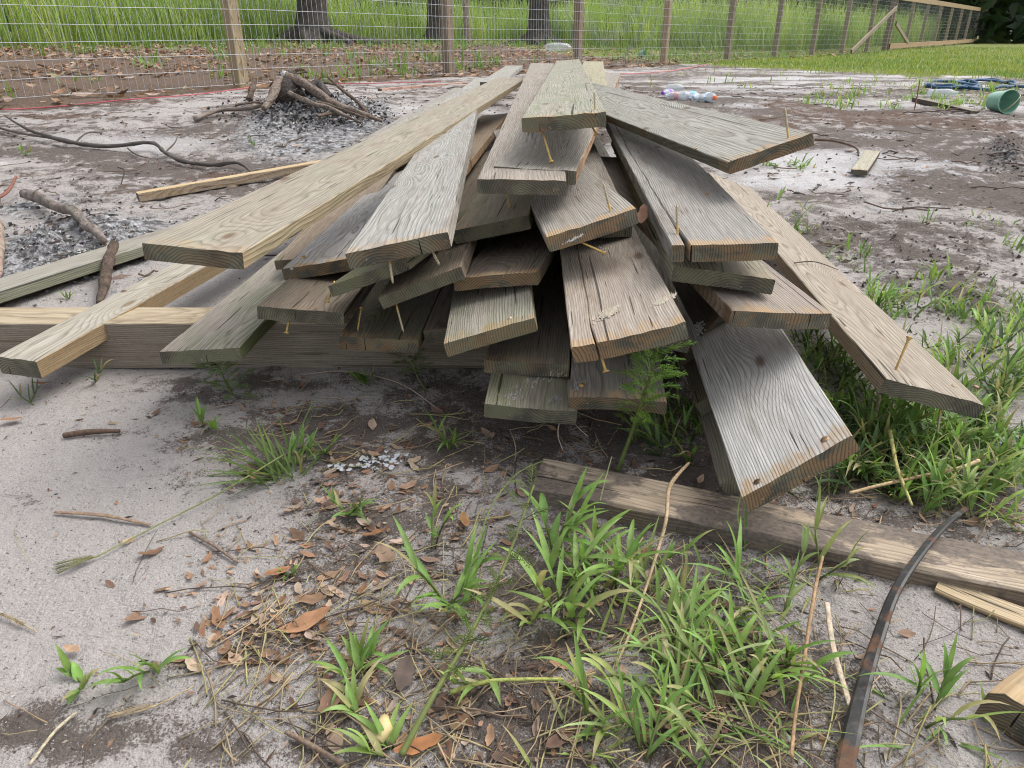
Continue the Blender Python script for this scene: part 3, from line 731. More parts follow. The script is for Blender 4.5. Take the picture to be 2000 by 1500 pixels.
# ------------------------------------------------------------------ trees beyond the fence
def leafcard(mb,P,size,rng,col,flat=.0):
    n=Vector((rng.gauss(0,1),rng.gauss(0,1),rng.gauss(.4,1))).normalized(); a=n.orthogonal().normalized(); a.rotate(Matrix.Rotation(rng.uniform(0,6.3),3,n)); b=n.cross(a)
    l=size*rng.uniform(.7,1.3); w=l*.38
    i=[mb.add(P+a*l*.5,col),mb.add(P+b*w*.5+n*l*.06,col),mb.add(P-a*l*.5,col),mb.add(P-b*w*.5+n*l*.06,col)]
    mb.face(tuple(i))
def tree(px,py,dia,hgt,label,seed,lean=0.,roots=6,crown=1500,rootlen=1.2,kind='oak_tree',bc=(.075,.066,.058),flare=1.):
    rng=random.Random(seed); B=gp(px,py,0,False); 
    o=empty(kind,B,label,'tree',None)
    mb=MB(); r0=dia/2; pts=[];rad=[]
    n=16
    for i in range(n+1):
        u=i/n; z=-.2+u*(hgt+.2); fl=1+flare*1.0*math.exp(-max(z,0)/.22)
        pts.append(Vector((lean*z+.05*mn.noise((seed,z*.6,0.)),.05*mn.noise((seed,z*.6,9.)),z))); rad.append(r0*fl*(1-.35*u))
    dense=[];dr=[]
    for i in range(n):
        for q in range(3):
            t=q/3; dense.append(pts[i].lerp(pts[i+1],t)); dr.append(lerp(rad[i],rad[i+1],t))
    m=24; rings=[]
    for p,r in zip(dense,dr):
        ring=[]
        for k_ in range(m):
            th=2*math.pi*k_/m
            rr=r*(1+.10*mn.noise((math.cos(th)*2.2+seed,math.sin(th)*2.2,p.z*.8))+.05*mn.noise((math.cos(th)*8,math.sin(th)*8+seed,p.z*2.5))+ .3*flare*math.exp(-max(p.z,0)/.25)*mn.noise((math.cos(th)*1.8,math.sin(th)*1.8,seed)))
            cc=vary(bc,rng,.22); ring.append(mb.add((p.x+rr*math.cos(th),p.y+rr*math.sin(th),p.z),cc))
        rings.append(ring)
    for i in range(len(rings)-1):
        for k_ in range(m): mb.face((rings[i][k_],rings[i][(k_+1)%m],rings[i+1][(k_+1)%m],rings[i+1][k_]))
    top=pts[-1]
    for q in range(6):
        a=q*1.05+rng.uniform(-.3,.3); L_=rng.uniform(1.4,2.4); z0=hgt*rng.uniform(.72,.98); 
        mb.tube([Vector((lean*z0,0,z0)),Vector((lean*z0+math.cos(a)*L_*.4,math.sin(a)*L_*.4,z0+.5)),Vector((lean*z0+math.cos(a)*L_,math.sin(a)*L_,z0+1.5))],[r0*.5,r0*.3,r0*.12],8,bc)
    mb.build('trunk',BARK,o)
    for q in range(roots):
        a=q*2*math.pi/max(roots,1)+rng.uniform(-.35,.35); L_=rootlen*rng.uniform(.5,1.2); mr=MB(); pp=[];rr=[]
        for i in range(9):
            u=i/8; d=r0*.7+L_*u; x=math.cos(a+.35*math.sin(u*3+q))*d; y=math.sin(a+.35*math.sin(u*3+q))*d
            zz=base_z(B.x+x,B.y+y)-B.z
            pp.append((x,y,zz+.34*r0*2*math.exp(-u*3.2)+.02-.07*u)); rr.append(r0*(.42*(1-u)**1.2+.05))
        mr.tube(pp,rr,9,lambda u,k_:vary(bc,rng,.25),True,.25); mr.build('root',BARK,o)
    if crown:
        mc=MB()
        for i in range(crown):
            q=rng.randrange(9); a=q*2.4; cx,cy,cz=math.cos(a)*1.5*(q%3)/1.5,math.sin(a)*1.5*(q%3)/1.5,hgt+.8+(q%4)*.7
            v=Vector((rng.gauss(0,.75),rng.gauss(0,.75),rng.gauss(0,.5)))
            leafcard(mc,Vector((cx,cy,cz))+v,.16,rng,vary((.055,.085,.025),rng,.35))
        mc.build('crown',LEAF,o)
    return o
tree(612,84,.66,3.6,'thick leaning dark oak trunk with spreading roots, leftmost behind the fence',21,.10,8,1300,2.2)
tree(852,82,.42,3.4,'slim dark trunk just left of the second fence post',22,.0,5,900,.8)
tree(1052,87,.56,3.8,'straight grey-barked oak trunk behind the top of the pile',23,0.02,7,1300,1.0)
tree(912,84,.19,2.6,'thin pale dead trunk beside the second fence post',24,.0,0,0,.5,'dead_tree',(.30,.25,.21),.4)
tree(745,60,.16,3.2,'thin grey sapling trunk far back between the two left oaks',25,.0,0,500,.5,'young_tree',(.16,.14,.12),.4)
# far dark woods
mb=MB(); rng=random.Random(31)
for i in range(26000):
    x=rng.uniform(-26,44); y=34+rng.random()*10+abs(x)*.12
    hh=4.0+1.*mn.noise((x*.13,y*.1,0.))
    z=base_z(x,y)+hh*rng.random()**.8
    n_=mn.noise((x*.35,y*.35,z*.5)); 
    c=vary((.030,.055,.024) if n_<.05 else (.052,.085,.03),rng,.3)
    leafcard(mb,Vector((x,y,z)),.85,rng,c)
mb.build('distant_woods',LEAF).__setitem__('kind','stuff')
bpy.data.objects['distant_woods']['label']='dark green woods filling the far background'
# tall bright grass behind the fence
def blade(mb,P,dr,L,W,a0,curl,col,n=4,fold=False,tipc=None,twist=0.):
    """one leaf blade growing from P: dr horizontal heading, a0 start elevation, curl bends it over"""
    P=Vector(P)
    if fold:
        q_=abs(mn.noise((P.x*173.,P.y*171.,L*90.)))
        if q_>.46: tipc=(.36,.29,.15)
        elif q_>.38: col=tuple(lerp(p,z_,.55) for p,z_ in zip(col,(.36,.30,.15))); tipc=(.40,.33,.19)
    d=Vector((dr[0],dr[1],0)); side=Vector((-dr[1],dr[0],0)); a=a0; prev=None; seg=L/n
    for i in range(n+1):
        u=i/n; w=W*(.55+.45*min(1,u*4))*(1-u**2.2)*.5 if i<n else 0
        t=d*math.cos(a)+UP*math.sin(a); nr=UP*math.cos(a)-d*math.sin(a)
        sd=side
        if twist: sd=(side*math.cos(twist*u)+nr*math.sin(twist*u))
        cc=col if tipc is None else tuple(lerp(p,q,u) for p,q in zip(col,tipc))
        if i==n: cur=(mb.add(P,cc),)
        elif fold: cur=(mb.add(P-sd*w,cc),mb.add(P-nr*w*.45,tuple(q*1.12 for q in cc)),mb.add(P+sd*w,cc))
        else: cur=(mb.add(P-sd*w,cc),mb.add(P+sd*w,cc))
        if prev:
            if len(cur)==1:
                for q in range(len(prev)-1): mb.face((prev[q],prev[q+1],cur[0]))
            else:
                for q in range(len(prev)-1): mb.face((prev[q],prev[q+1],cur[q+1],cur[q]))
        prev=cur; P=P+t*seg; a-=curl*(.4+u*1.2)/n
    return P
mb=MB(); rng=random.Random(41)
TB=[(-3000,100),(0,96),(300,92),(520,86),(600,80),(850,80),(960,80),(1095,80),(1140,93),(1300,99),(1450,101),(1550,103),(1650,101),(1720,96),(1800,90),(2100,84),(4000,80)]
def tbound(px):
    for (a,b),(c,d) in zip(TB,TB[1:]):
        if px<=c: return lerp(b,d,(px-a)/(c-a)) if px>a else b
    return 80.
def grass_zone(P):
    if P.y<3: return -1
    px,py=proj((P.x,P.y,base_z(P.x,P.y))); return tbound(px)-py
for i in range(105000):
    t=rng.uniform(-9,44); 
    if t>22 and rng.random()<.45: continue
    s=1.2+rng.random()**1.1*11.
    P=FP0+FD*t+FN*s; x,y=P.x,P.y
    gzn=grass_zone(P)
    if gzn<0 or gzn>14: continue
    if mn.noise((x*.9,y*.9,11.))<-.25 and rng.random()<.75: continue
    n_=mn.noise((x*.5,y*.5,2.)); n2=mn.noise((x*1.6,y*1.6,4.))
    front=gzn*.35
    h=(1.5+.4*n_+.2*n2)*(.5+.5*min(1,front/1.2))*rng.uniform(.6,1.1)*(1. if t<20 else .9)
    if n_+n2*.5<-.35: base=(.14,.215,.07)
    elif n_+n2*.5>.2: base=(.39,.48,.15)
    else: base=(.27,.38,.11)
    c=vary(base,rng,.25); th=rng.uniform(0,6.28)
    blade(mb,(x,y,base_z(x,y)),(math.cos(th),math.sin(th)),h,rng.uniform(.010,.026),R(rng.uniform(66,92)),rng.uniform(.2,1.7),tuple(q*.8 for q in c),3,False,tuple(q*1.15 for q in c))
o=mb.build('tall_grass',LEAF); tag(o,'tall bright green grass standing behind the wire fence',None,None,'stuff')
# low weeds and fallen leaves under the trees beyond the fence
def deadleaf(mb,P,L,W,th,col,rng,curl=.5,tilt=None):
    """a dry leaf: a bent, slightly lobed strip"""
    n=6; d=Vector((math.cos(th),math.sin(th),0)); s=Vector((-d.y,d.x,0)); tilt=rng.uniform(-.25,.35) if tilt is None else tilt
    rl=rng.uniform(-.5,.5); d=d*math.cos(tilt)+UP*math.sin(tilt); s=s*math.cos(rl)+UP*math.sin(rl); nr=d.cross(s); 
    if nr.z<0: nr=-nr
    cu=rng.uniform(.2,1.)*curl; prev=None
    for i in range(n+1):
        u=i/n; w=W*.5*(math.sin(math.pi*min(1,(u*.93+.04)))**.8)*(1+.28*math.sin(u*17+rng.random()*2))
        q=P+d*(u-.5)*L+nr*(cu*L*.5*((u-.5)**2*2-.18)); e=cu*w*.55
        cc=vary(col,rng,.08)
        cur=(mb.add(q-s*w+nr*e,cc),mb.add(q,tuple(z*.8 for z in cc)),mb.add(q+s*w+nr*e*rng.uniform(.3,1.3),cc))
        if prev: mb.face((prev[0],prev[1],cur[1],cur[0])); mb.face((prev[1],prev[2],cur[2],cur[1]))
        prev=cur
LEAFC=[(.27,.16,.10),(.36,.23,.15),(.22,.14,.10),(.40,.29,.21),(.16,.105,.08),(.33,.195,.12),(.44,.34,.26)]
mb=MB(); rng=random.Random(51)
for i in range(13000):
    t=rng.uniform(-9,20); s=-.35+rng.random()*11.
    if grass_zone(FP0+FD*t+FN*s)>3: continue
    if t>9 and rng.random()<.6: continue
    P=FP0+FD*t+FN*s
    if P.y<2.5 or mn.noise((P.x*.9,P.y*.9,0))<-.28: continue
    z=base_z(P.x,P.y)+.012+rng.random()*.03
    deadleaf(mb,Vector((P.x,P.y,z)),rng.uniform(.06,.13),rng.uniform(.03,.05),rng.uniform(0,6.3),vary(rng.choice(LEAFC),rng,.2),rng,1.)
o=mb.build('leaf_litter',DRY); tag(o,'brown leaf litter under the trees beyond the fence',None,None,'stuff')
mb=MB(); rng=random.Random(52)
for i in range(700):
    t=rng.uniform(-8,16); s=rng.uniform(-.1,10.); P=FP0+FD*t+FN*s
    gzn=grass_zone(P)
    if P.y<2.5 or gzn>3: continue
    if mn.noise((P.x*.6,P.y*.6,6.))<.02 and gzn<-14: continue
    hh=rng.uniform(.08,.30)
    for q in range(rng.randrange(6,16)):
        th=rng.uniform(0,6.3); c=vary((.15,.26,.05),rng,.3); x,y=P.x+rng.gauss(0,.07),P.y+rng.gauss(0,.07)
        blade(mb,(x,y,base_z(x,y)),(math.cos(th),math.sin(th)),hh*rng.uniform(.5,1.1),rng.uniform(.010,.024),R(rng.uniform(45,88)),rng.uniform(.3,1.6),c,3)
o=mb.build('low_weeds',LEAF); tag(o,'low green weeds scattered through the leaf litter',None,None,'stuff')
# mown lawn to the right
mb=MB(); rng=random.Random(53); cnt=0
while cnt<38000:
    y=6.3+ (rng.random()**1.7)*22; x=rng.uniform(.2,1.2)*y*.85
    if fence_s(x,y)>1.4 or x<.5: continue
    e=lawn_edge(x); dd=y-e+1.3*mn.noise((x*.8,y*.8,0.))
    if dd<-.7 or (dd<.9 and rng.random()>.25+.35*dd): 
        if rng.random()<.985: continue
    cnt+=1; n_=mn.noise((x*.6,y*.6,8.)); c=vary((.24,.30,.06) if n_>-.05 else (.16,.25,.05),rng,.25); th=rng.uniform(0,6.28)
    blade(mb,(x,y,gz(x,y)-.004),(math.cos(th),math.sin(th)),rng.uniform(.035,.085),rng.uniform(.006,.012)*(1+y*.04),R(rng.uniform(35,85)),rng.uniform(.3,1.3),c,2)
o=mb.build('lawn_grass',LEAF); tag(o,'short yellow-green lawn at far right',None,None,'stuff')
# ------------------------------------------------------------------ burnt stump and branches
def lift(px,py,h=0.): return gp(px,py,h)
def stick(name,pts,rad,label,cat,mat=TWIG,col=(.15,.115,.09),n=8,steps=24,jit=.25,seed=1,parent=None,group=None,flat=1.):
    rng=random.Random(seed); P=spline(pts,steps); m=len(P)
    if isinstance(rad,(list,tuple)):
        rr=[]; 
        for i in range(m):
            u=i/(m-1)*(len(rad)-1); k=min(int(u),len(rad)-2); rr.append(lerp(rad[k],rad[k+1],u-k))
    else: rr=[rad]*m
    mb=MB(); mb.tube(P,rr,n,lambda u,k_:vary(col,rng,.25),True,jit,None,flat)
    o=mb.build(name,mat,parent,True,None if parent else tuple(P[0]))
    if label: tag(o,label,cat,group)
    return o
st=gp(575,205); Zs=depth(st)
def sp_(px,py,back=0.): return at(px,py,Zs+back)-st
stump=empty('burnt_stump',st,'charred stump with splayed roots in a heap of ash near the fence','stump')
def rootpart(nm,pl,rad,col,seed,mat=CHAR,n=9): 
    return stick(nm,[sp_(*q) for q in pl],rad,None,None,mat,col,13,44,.5,seed,stump)
rootpart('stump_core',[(566,206,.0),(561,180,.03),(560,160,.05),(557,150,.06)],[.09,.07,.06,.04],(.07,.06,.055),1,n=14)
rootpart('ash_cap',[(548,153,.0),(556,149,.02),(567,152,.0)],[.012,.03,.012],(.50,.48,.46),2)
rootpart('root',[(546,154,-.02),(538,172,-.08),(530,192,-.12),(515,212,-.18)],[.022,.021,.02,.014],(.22,.175,.145),3)
rootpart('root',[(560,150,0),(592,163,-.02),(626,186,-.06),(662,208,-.12),(700,220,-.16),(745,236,-.2)],[.024,.023,.021,.019,.015,.008],(.19,.15,.125),4)
rootpart('root',[(565,182,-.1),(605,200,-.16),(645,212,-.2),(688,232,-.24)],[.013,.012,.011,.007],(.19,.155,.13),5)
rootpart('root',[(600,180,.1),(618,166,.15),(632,178,.15),(642,190,.15)],[.02,.032,.03,.015],(.09,.08,.075),6)
rootpart('root',[(497,158,.05),(492,176,.02),(487,195,.0)],[.012,.016,.018],(.15,.11,.09),7)
rootpart('root',[(640,150,.2),(668,175,.15),(700,200,.05),(718,222,.0)],[.007,.008,.009,.007],(.15,.115,.095),8)
rootpart('root',[(580,158,.2),(575,140,.2),(590,135,.2),(600,142,.2)],[.012,.01,.007,.004],(.17,.13,.10),9)
for q_,(pl,rd) in enumerate([([(530,175,.1),(560,150,.1),(600,140,.1)],.006),([(600,200,-.1),(640,205,-.15),(720,232,-.2)],.008),([(570,170,.1),(620,160,.2),(672,170,.25)],.007),([(700,200,.1),(716,222,.1),(748,232,.05)],.006),([(460,205,-.05),(500,200,-.02),(545,206,0)],.006),([(620,226,-.25),(660,222,-.2),(705,240,-.3)],.007)]):
    rootpart('twig',pl,[rd,rd,rd*.5],(.15,.115,.09),50+q_)
stick('branch',[lift(382,238,.02),lift(430,226,.03),lift(490,222,.03),lift(530,214,.05),lift(566,204,.07)],[.013,.011,.010,.009,.005],'bent bare branch lying in front of the burnt stump','branch',TWIG,(.2,.165,.14),seed=10)
def heap(cx,cy,rx,ry,n,seed,cols,sz,name,label):
    rng=random.Random(seed); mb=MB()
    for i in range(n):
        P=gp(rng.gauss(cx,rx),min(745,max(70,rng.gauss(cy,ry)))); r=rng.uniform(*sz)
        c=vary(rng.choice(cols),rng,.3); q=[]
        for a in range(6):
            v=Vector((rng.gauss(0,1),rng.gauss(0,1),rng.gauss(0,.8))).normalized()*r*rng.uniform(.6,1.2); q.append(mb.add(P+v+UP*r*.3,c))
        for f in((0,1,2),(0,2,3),(0,3,4),(1,2,5),(2,3,5),(3,4,5),(0,4,1),(1,4,5)): mb.face(tuple(q[k] for k in f))
    o=mb.build(name,CHAR,smooth=False); tag(o,label,None,None,'stuff')
heap(620,218,68,17,2800,61,[(.06,.057,.056),(.11,.105,.105),(.33,.32,.32),(.2,.19,.19),(.4,.39,.39),(.26,.25,.25)],(.003,.015),'charcoal_lumps','lumps of charcoal and ash around the burnt stump')
heap(130,470,80,45,900,62,[(.10,.095,.093),(.2,.19,.19),(.42,.41,.41),(.34,.33,.33)],(.003,.010),'ash_lumps','grey ash lumps at the left edge')
heap(1850,540,90,60,300,63,[(.12,.1,.09),(.2,.175,.16),(.27,.245,.23)],(.002,.009),'soil_clods','dark soil clods right of the pile')
heap(1650,455,130,28,220,64,[(.14,.12,.105),(.22,.2,.18),(.28,.26,.24)],(.002,.008),'soil_crumbs','crumbled damp soil behind the right boards')
heap(1965,300,30,20,240,65,[(.09,.085,.085),(.15,.145,.14),(.24,.23,.23)],(.003,.010),'ash_crumbs','dark ash heap at the right edge')
# ------------------------------------------------------------------ branches and logs at left
stick('branch',[lift(14,246,.06),lift(45,268,.05),lift(82,279,.03),lift(140,290,.025),lift(215,293,.02),lift(296,292,.035),lift(325,308,.03),lift(360,319,.02),lift(420,329,.02),lift(468,333,.025),lift(500,349,.01)],[.004,.006,.0075,.009,.009,.0075,.0085,.008,.0075,.007,.004],'long dark crooked branch lying on pale sand at left','branch',TWIG,(.10,.088,.08),seed=20,steps=90,jit=.55)
stick('branch',[lift(-30,250,.03),lift(20,264,.025),lift(60,275,.02),lift(95,281,.02)],[.006,.006,.005,.004],'short twin twig joining the crooked branch at the left edge','branch',TWIG,(.13,.11,.095),seed=21)
for q_,pl in enumerate([[lift(150,290,.02),lift(175,280,.04),lift(205,276,.03)],[lift(325,308,.03),lift(345,300,.05),lift(352,292,.06)],[lift(250,293,.02),lift(268,305,.015),lift(295,312,.01)]]):
    stick('side_twig',[p-Vector(bpy.data.objects['branch.001'].location) for p in pl],[.0035,.003,.0015],None,None,TWIG,(.10,.088,.08),6,10,.3,70+q_,bpy.data.objects['branch.001'])
stick('log',[lift(52,396,.03),lift(85,410,.04),lift(120,428,.04),lift(150,437,.035),lift(172,452,.035),lift(190,472,.03),lift(208,492,.02)],[.016,.019,.015,.015,.013,.013,.009],'weathered root log with a ragged end on the ash at left','log',BARK,(.19,.16,.14),12,44,.35,22)
stick('log',[lift(232,512,.05),lift(222,530,.04),lift(214,552,.03),lift(206,575,.02),lift(196,600,.01)],[.010,.014,.013,.012,.008],'curled dark bark piece under the bluish board','log',BARK,(.10,.075,.06),12,30,.35,23)
stick('twig',[lift(-20,405,.02),lift(18,388,.03),lift(40,373,.05)],[.006,.006,.004],'reddish twig poking in from the left edge','twig',TWIG,(.22,.10,.075),6,12,.2,24)
stick('bark_strip',[lift(-4,430,.03),lift(2,470,.02),lift(-2,520,.02),lift(-8,570,.02)],[.012,.014,.014,.01],'upright strip of brown bark at the left edge','bark',BARK,(.27,.21,.17),8,16,.4,25)
stick('twig',[lift(232,333,.015),lift(247,352,.03),lift(238,368,.01)],[.003,.003,.002],'thin dead sprig standing in the ash','twig',TWIG,(.07,.055,.05),5,10,.2,26)
def plank(name,a,b,W,T,tint,label,wp=(0,0,.2),side=None,cat='board',roll=0.):
    d=b-a; yaw=math.atan2(d.x,d.y); pit=math.asin(d.z/d.length)
    return make_board(None,(a.x,a.y,a.z,yaw,pit,roll,W,T,0.,d.length),tint,side,wp,None,label,name=name,cat=cat,group=None)
plank('batten',gp(268,392,.035),gp(640,334,.05),.042,.03,(.50,.385,.22),'thin pale batten on the sand behind the left boards',(0,0,.7),(.24,.21,.19))
plank('batten',gp(738,176,.02),gp(905,163,.02),.04,.02,(.42,.27,.225),'pinkish lath lying along the fence line behind the pile',(0,0,0))
plank('offcut',gp(1660,344,.03),gp(1686,310,.03),.06,.02,(.36,.34,.27),'short pale board offcut lying on the sand right of the pile',(.2,.2,0),(.09,.07,.055))
plank('lath',gp(1795,202,.03),gp(1912,224,.012),.055,.025,(.20,.175,.155),'flat grey lath beside the rusty stake and green pot',(0,0,0),(.07,.06,.05))
# wood scraps at lower right
plank('wood_shard',gp(2060,1262,.012),gp(1822,1162,.010),.034,.007,(.38,.31,.21),'pale pointed wood shard on the sand below the timber',(0,0,.5))
c0=gp(1912,1410,.0); blk=make_board(None,(c0.x,c0.y,c0.z+.045,R(62),R(4),R(-8),.075,.062,R(12),.16),(.37,.27,.15),(.28,.2,.13),(.4,0,.2),None,'rough split wood block at the lower right corner',name='wood_block',cat='wood block',group=None,rough=5.,ch=.008)
# ------------------------------------------------------------------ strap
def ribbon(name,pts,w,th,mat,label,cat,steps=40,ws=None):
    P=spline(pts,steps); mb=MB(); mb.smooth=False; prev=None
    for i,p in enumerate(P):
        t=(P[min(i+1,len(P)-1)]-P[max(i-1,0)]).normalized(); s=t.cross(UP).normalized(); s=(s+UP*.45*math.sin(i*.05)).normalized(); n=s.cross(t)
        u=i/(len(P)-1); ww=w*(lerp(ws[0],ws[1],u) if ws else 1)*.5*(1+.04*mn.noise((u*9,3,3)))
        cur=[mb.add(p-s*ww),mb.add(p-s*ww*.62+n*th*.8),mb.add(p+s*ww*.62+n*th*.8),mb.add(p+s*ww),mb.add(p+s*ww-n*th),mb.add(p-s*ww-n*th)]
        if prev:
            for k in range(6): mb.face((prev[k],prev[(k+1)%6],cur[(k+1)%6],cur[k]))
        else: mb.face(tuple(reversed(cur)))
        prev=cur
    mb.face(tuple(prev)); o=mb.build(name,mat,None,False,tuple(P[0])); return tag(o,label,cat)
def onh(px,py,z): return onz(px,py,z)
ribbon('metal_strap',[onh(1640,1560,.012),onh(1662,1440,.014),onh(1688,1330,.018),onh(1716,1240,.026),onh(1748,1155,.036),onh(1796,1082,.040),onh(1846,1024,.034),onh(1888,992,.022)],.0165,.0022,STRAP,'black rusty metal strap arching over the half-buried timber','strap',60,(1.05,.42))
# ------------------------------------------------------------------ string, hose, stake
stick('string_line',[lift(-60,222,.012),lift(80,212,.012),lift(250,200,.012),lift(380,189,.012),lift(500,176,.02),lift(560,170,.03),lift(700,168,.015),lift(860,164,.015)],0.0036,'red string line stretched along the sand at left','string',CORD,(.45,.11,.13),6,60,.3,30)
stick('string_line',[lift(1180,149,.012),lift(1260,146,.012),lift(1330,138,.012),lift(1410,121,.012),lift(1440,114,.012)],.006,'faded pink string line on the ground right of the pile','string',CORD,(.5,.2,.2),6,30,.3,31)
hp=[]
for i in range(27):
    a_=-2.6+i*.33; hp.append((1858+54*math.cos(a_)+i*.15,168.5-6.2*math.sin(a_)+.12*i*.5))
for i in range(27):
    a_=2.9-i*.33; hp.append((1926+57*math.cos(a_)-i*.12,169.5-8.2*math.sin(a_)-.1*i*.5))
hp+=[(1990,174),(2040,178)]
stick('garden_hose',[lift(x,y,.012+.010*(i%4)*.5) for i,(x,y) in enumerate(hp)],.0125,'blue garden hose lying in flat coils at the lawn edge','hose',HOSE,(.022,.07,.145),8,400,.05,32)
sd=depth(gp(1785,218))
stick('stake',[gp(1785,218,-.02),at(1791,190,sd),at(1797,154,sd)],[.0035,.0035,.003],'thin rusty stake standing upright near the blue hose','stake',TWIG,(.20,.10,.07),6,8,.1,33)
# ------------------------------------------------------------------ buckets
def lathe(mb,prof,M,n=28,c=(1,1,1),inner=True):
    rings=[]
    for r,z in prof:
        rings.append([mb.add(M@Vector((r*math.cos(2*math.pi*k/n),r*math.sin(2*math.pi*k/n),z)),c(r,z,k/n) if callable(c) else c) for k in range(n)])
    for a,b in zip(rings,rings[1:]):
        for k in range(n): mb.face((a[k],a[(k+1)%n],b[(k+1)%n],b[k]))
    return rings
def bucket(px,py,r,h,yaw,pit,label,seed,handle=True):
    B=gp(px,py); rng=random.Random(seed); o=empty('plant_pot',B,label,'pot'); 
    ax=Vector((math.cos(yaw)*math.cos(pit),math.sin(yaw)*math.cos(pit),math.sin(pit))); z=ax; x=z.orthogonal().normalized(); y=z.cross(x)
    M=Matrix(((x.x,y.x,z.x,0),(x.y,y.y,z.y,0),(x.z,y.z,z.z,0),(0,0,0,1))); M.translation=Vector((0,0,r*.93))-ax*h*.5
    def cc(rr,zz,k): return vary((.20,.40,.30) if k>.4 else (.17,.35,.26),rng,.08)
    mb=MB(); lathe(mb,[(0,0),(r*.80,0),(r*.82,.004),(r*.97,h*.9),(r*1.04,h*.9),(r*1.05,h),(r*.99,h),(r*.96,h*.9),(r*.80,.01),(0,.01)],M,30,cc); mb.build('shell',PLASTIC,o)
    if handle:
        mh=MB(); pts=[M@Vector((r*1.03*math.cos(a),r*.2+r*.35*math.sin(a)*0+0,h*.95+r*.55*math.sin(a))) for a in [i/14*math.pi for i in range(15)]]
        mh.tube(pts,.003,6,(.33,.28,.17)); mh.build('handle',WIRE,o)
    return o
bucket(1950,220,.062,.125,R(-84),R(3),'green plastic pot lying on its side at the right edge, mouth towards the camera',70)
bucket(1254,112,.06,.12,R(-50),R(5),'pale green plastic pot lying by the fence behind the pile',71,False)
# ------------------------------------------------------------------ bottles
def bottle(px,py,L_,r,yaw,label,cap=None,band=None,name='plastic_bottle',col=(.75,.8,.84)):
    B=gp(px,py); o=empty(name,B,label,'bottle','plastic bottles dumped on the sand'); ax=Vector((math.cos(yaw),math.sin(yaw),.05)).normalized(); z=ax;x=z.orthogonal().normalized();y=z.cross(x)
    M=Matrix(((x.x,y.x,z.x,0),(x.y,y.y,z.y,0),(x.z,y.z,z.z,0),(0,0,0,1))); M.translation=Vector((0,0,r*.95))-ax*L_*.5
    mb=MB(); pr=[(0,.004),(r*.6,0),(r*.95,.008)]
    for i in range(9): pr.append((r*(1 if i%2 else .95),.01+L_*.6*i/8))
    pr+=[(r*.85,L_*.72),(r*.45,L_*.86),(r*.36,L_*.9),(r*.36,L_*.95)]
    lathe(mb,pr,M,18,col); mb.build('bottle_body',CLEAR,o)
    if band:
        mb=MB(); lathe(mb,[(r*1.015,L_*.28),(r*1.02,L_*.3),(r*1.02,L_*.52),(r*1.015,L_*.54)],M,18,band); mb.build('wrapper',PLASTIC,o)
    if cap:
        mb=MB(); lathe(mb,[(r*.42,L_*.9),(r*.44,L_*.91),(r*.44,L_*.985),(r*.40,L_),(0,L_)],M,14,cap); mb.build('cap',PLASTIC,o)
bottle(1302,192,.15,.026,R(-125),'bottle with a purple wrapper at the left end of the bottle row',(.25,.08,.5),(.22,.05,.5))
bottle(1314,196,.13,.024,R(-160),'bottle with a red and white wrapper near the left end of the row',None,(.6,.10,.10))
bottle(1320,182,.17,.032,R(-55),'clear bottle lying on top of the row near its left end')
bottle(1333,197,.11,.027,R(-20),'crushed frosted bottle in the middle of the row',None,None)
bottle(1346,195,.15,.026,R(-135),'clear bottle with a bright blue wrapper in the row',None,(.08,.38,.72))
bottle(1357,200,.15,.026,R(-115),'plain clear bottle between the blue one and the open-mouthed one')
bottle(1369,200,.15,.026,R(-85),'plain clear bottle with its open mouth facing forward')
bottle(1386,201,.15,.030,R(-80),'bottle with an orange cap at the right end of the row',(.80,.18,.08),(.55,.72,.85))
bottle(1840,192,.20,.031,R(-25),'lone clear bottle lying in the weeds near the blue hose')
# clear plastic bag by the tree
mb=MB(); rng=random.Random(80); B=gp(1088,101)
for j in range(9):
    for i in range(18):
        th=math.pi*j/8; ph=2*math.pi*i/18; n_=1+.55*mn.noise((1.7*math.sin(th)*math.cos(ph)*2.2,math.sin(th)*math.sin(ph)*2.2,math.cos(th)*3))
        mb.add((.26*n_*math.sin(th)*math.cos(ph),.12*n_*math.sin(th)*math.sin(ph),.085+.085*n_*math.cos(th)),(.8,.82,.84))
for j in range(8):
    for i in range(18): mb.face((j*18+i,j*18+(i+1)%18,(j+1)*18+(i+1)%18,(j+1)*18+i))
o=mb.build('plastic_bag',CLEAR); o.location=B; tag(o,'crumpled clear plastic bag at the foot of the grey oak','plastic bag')
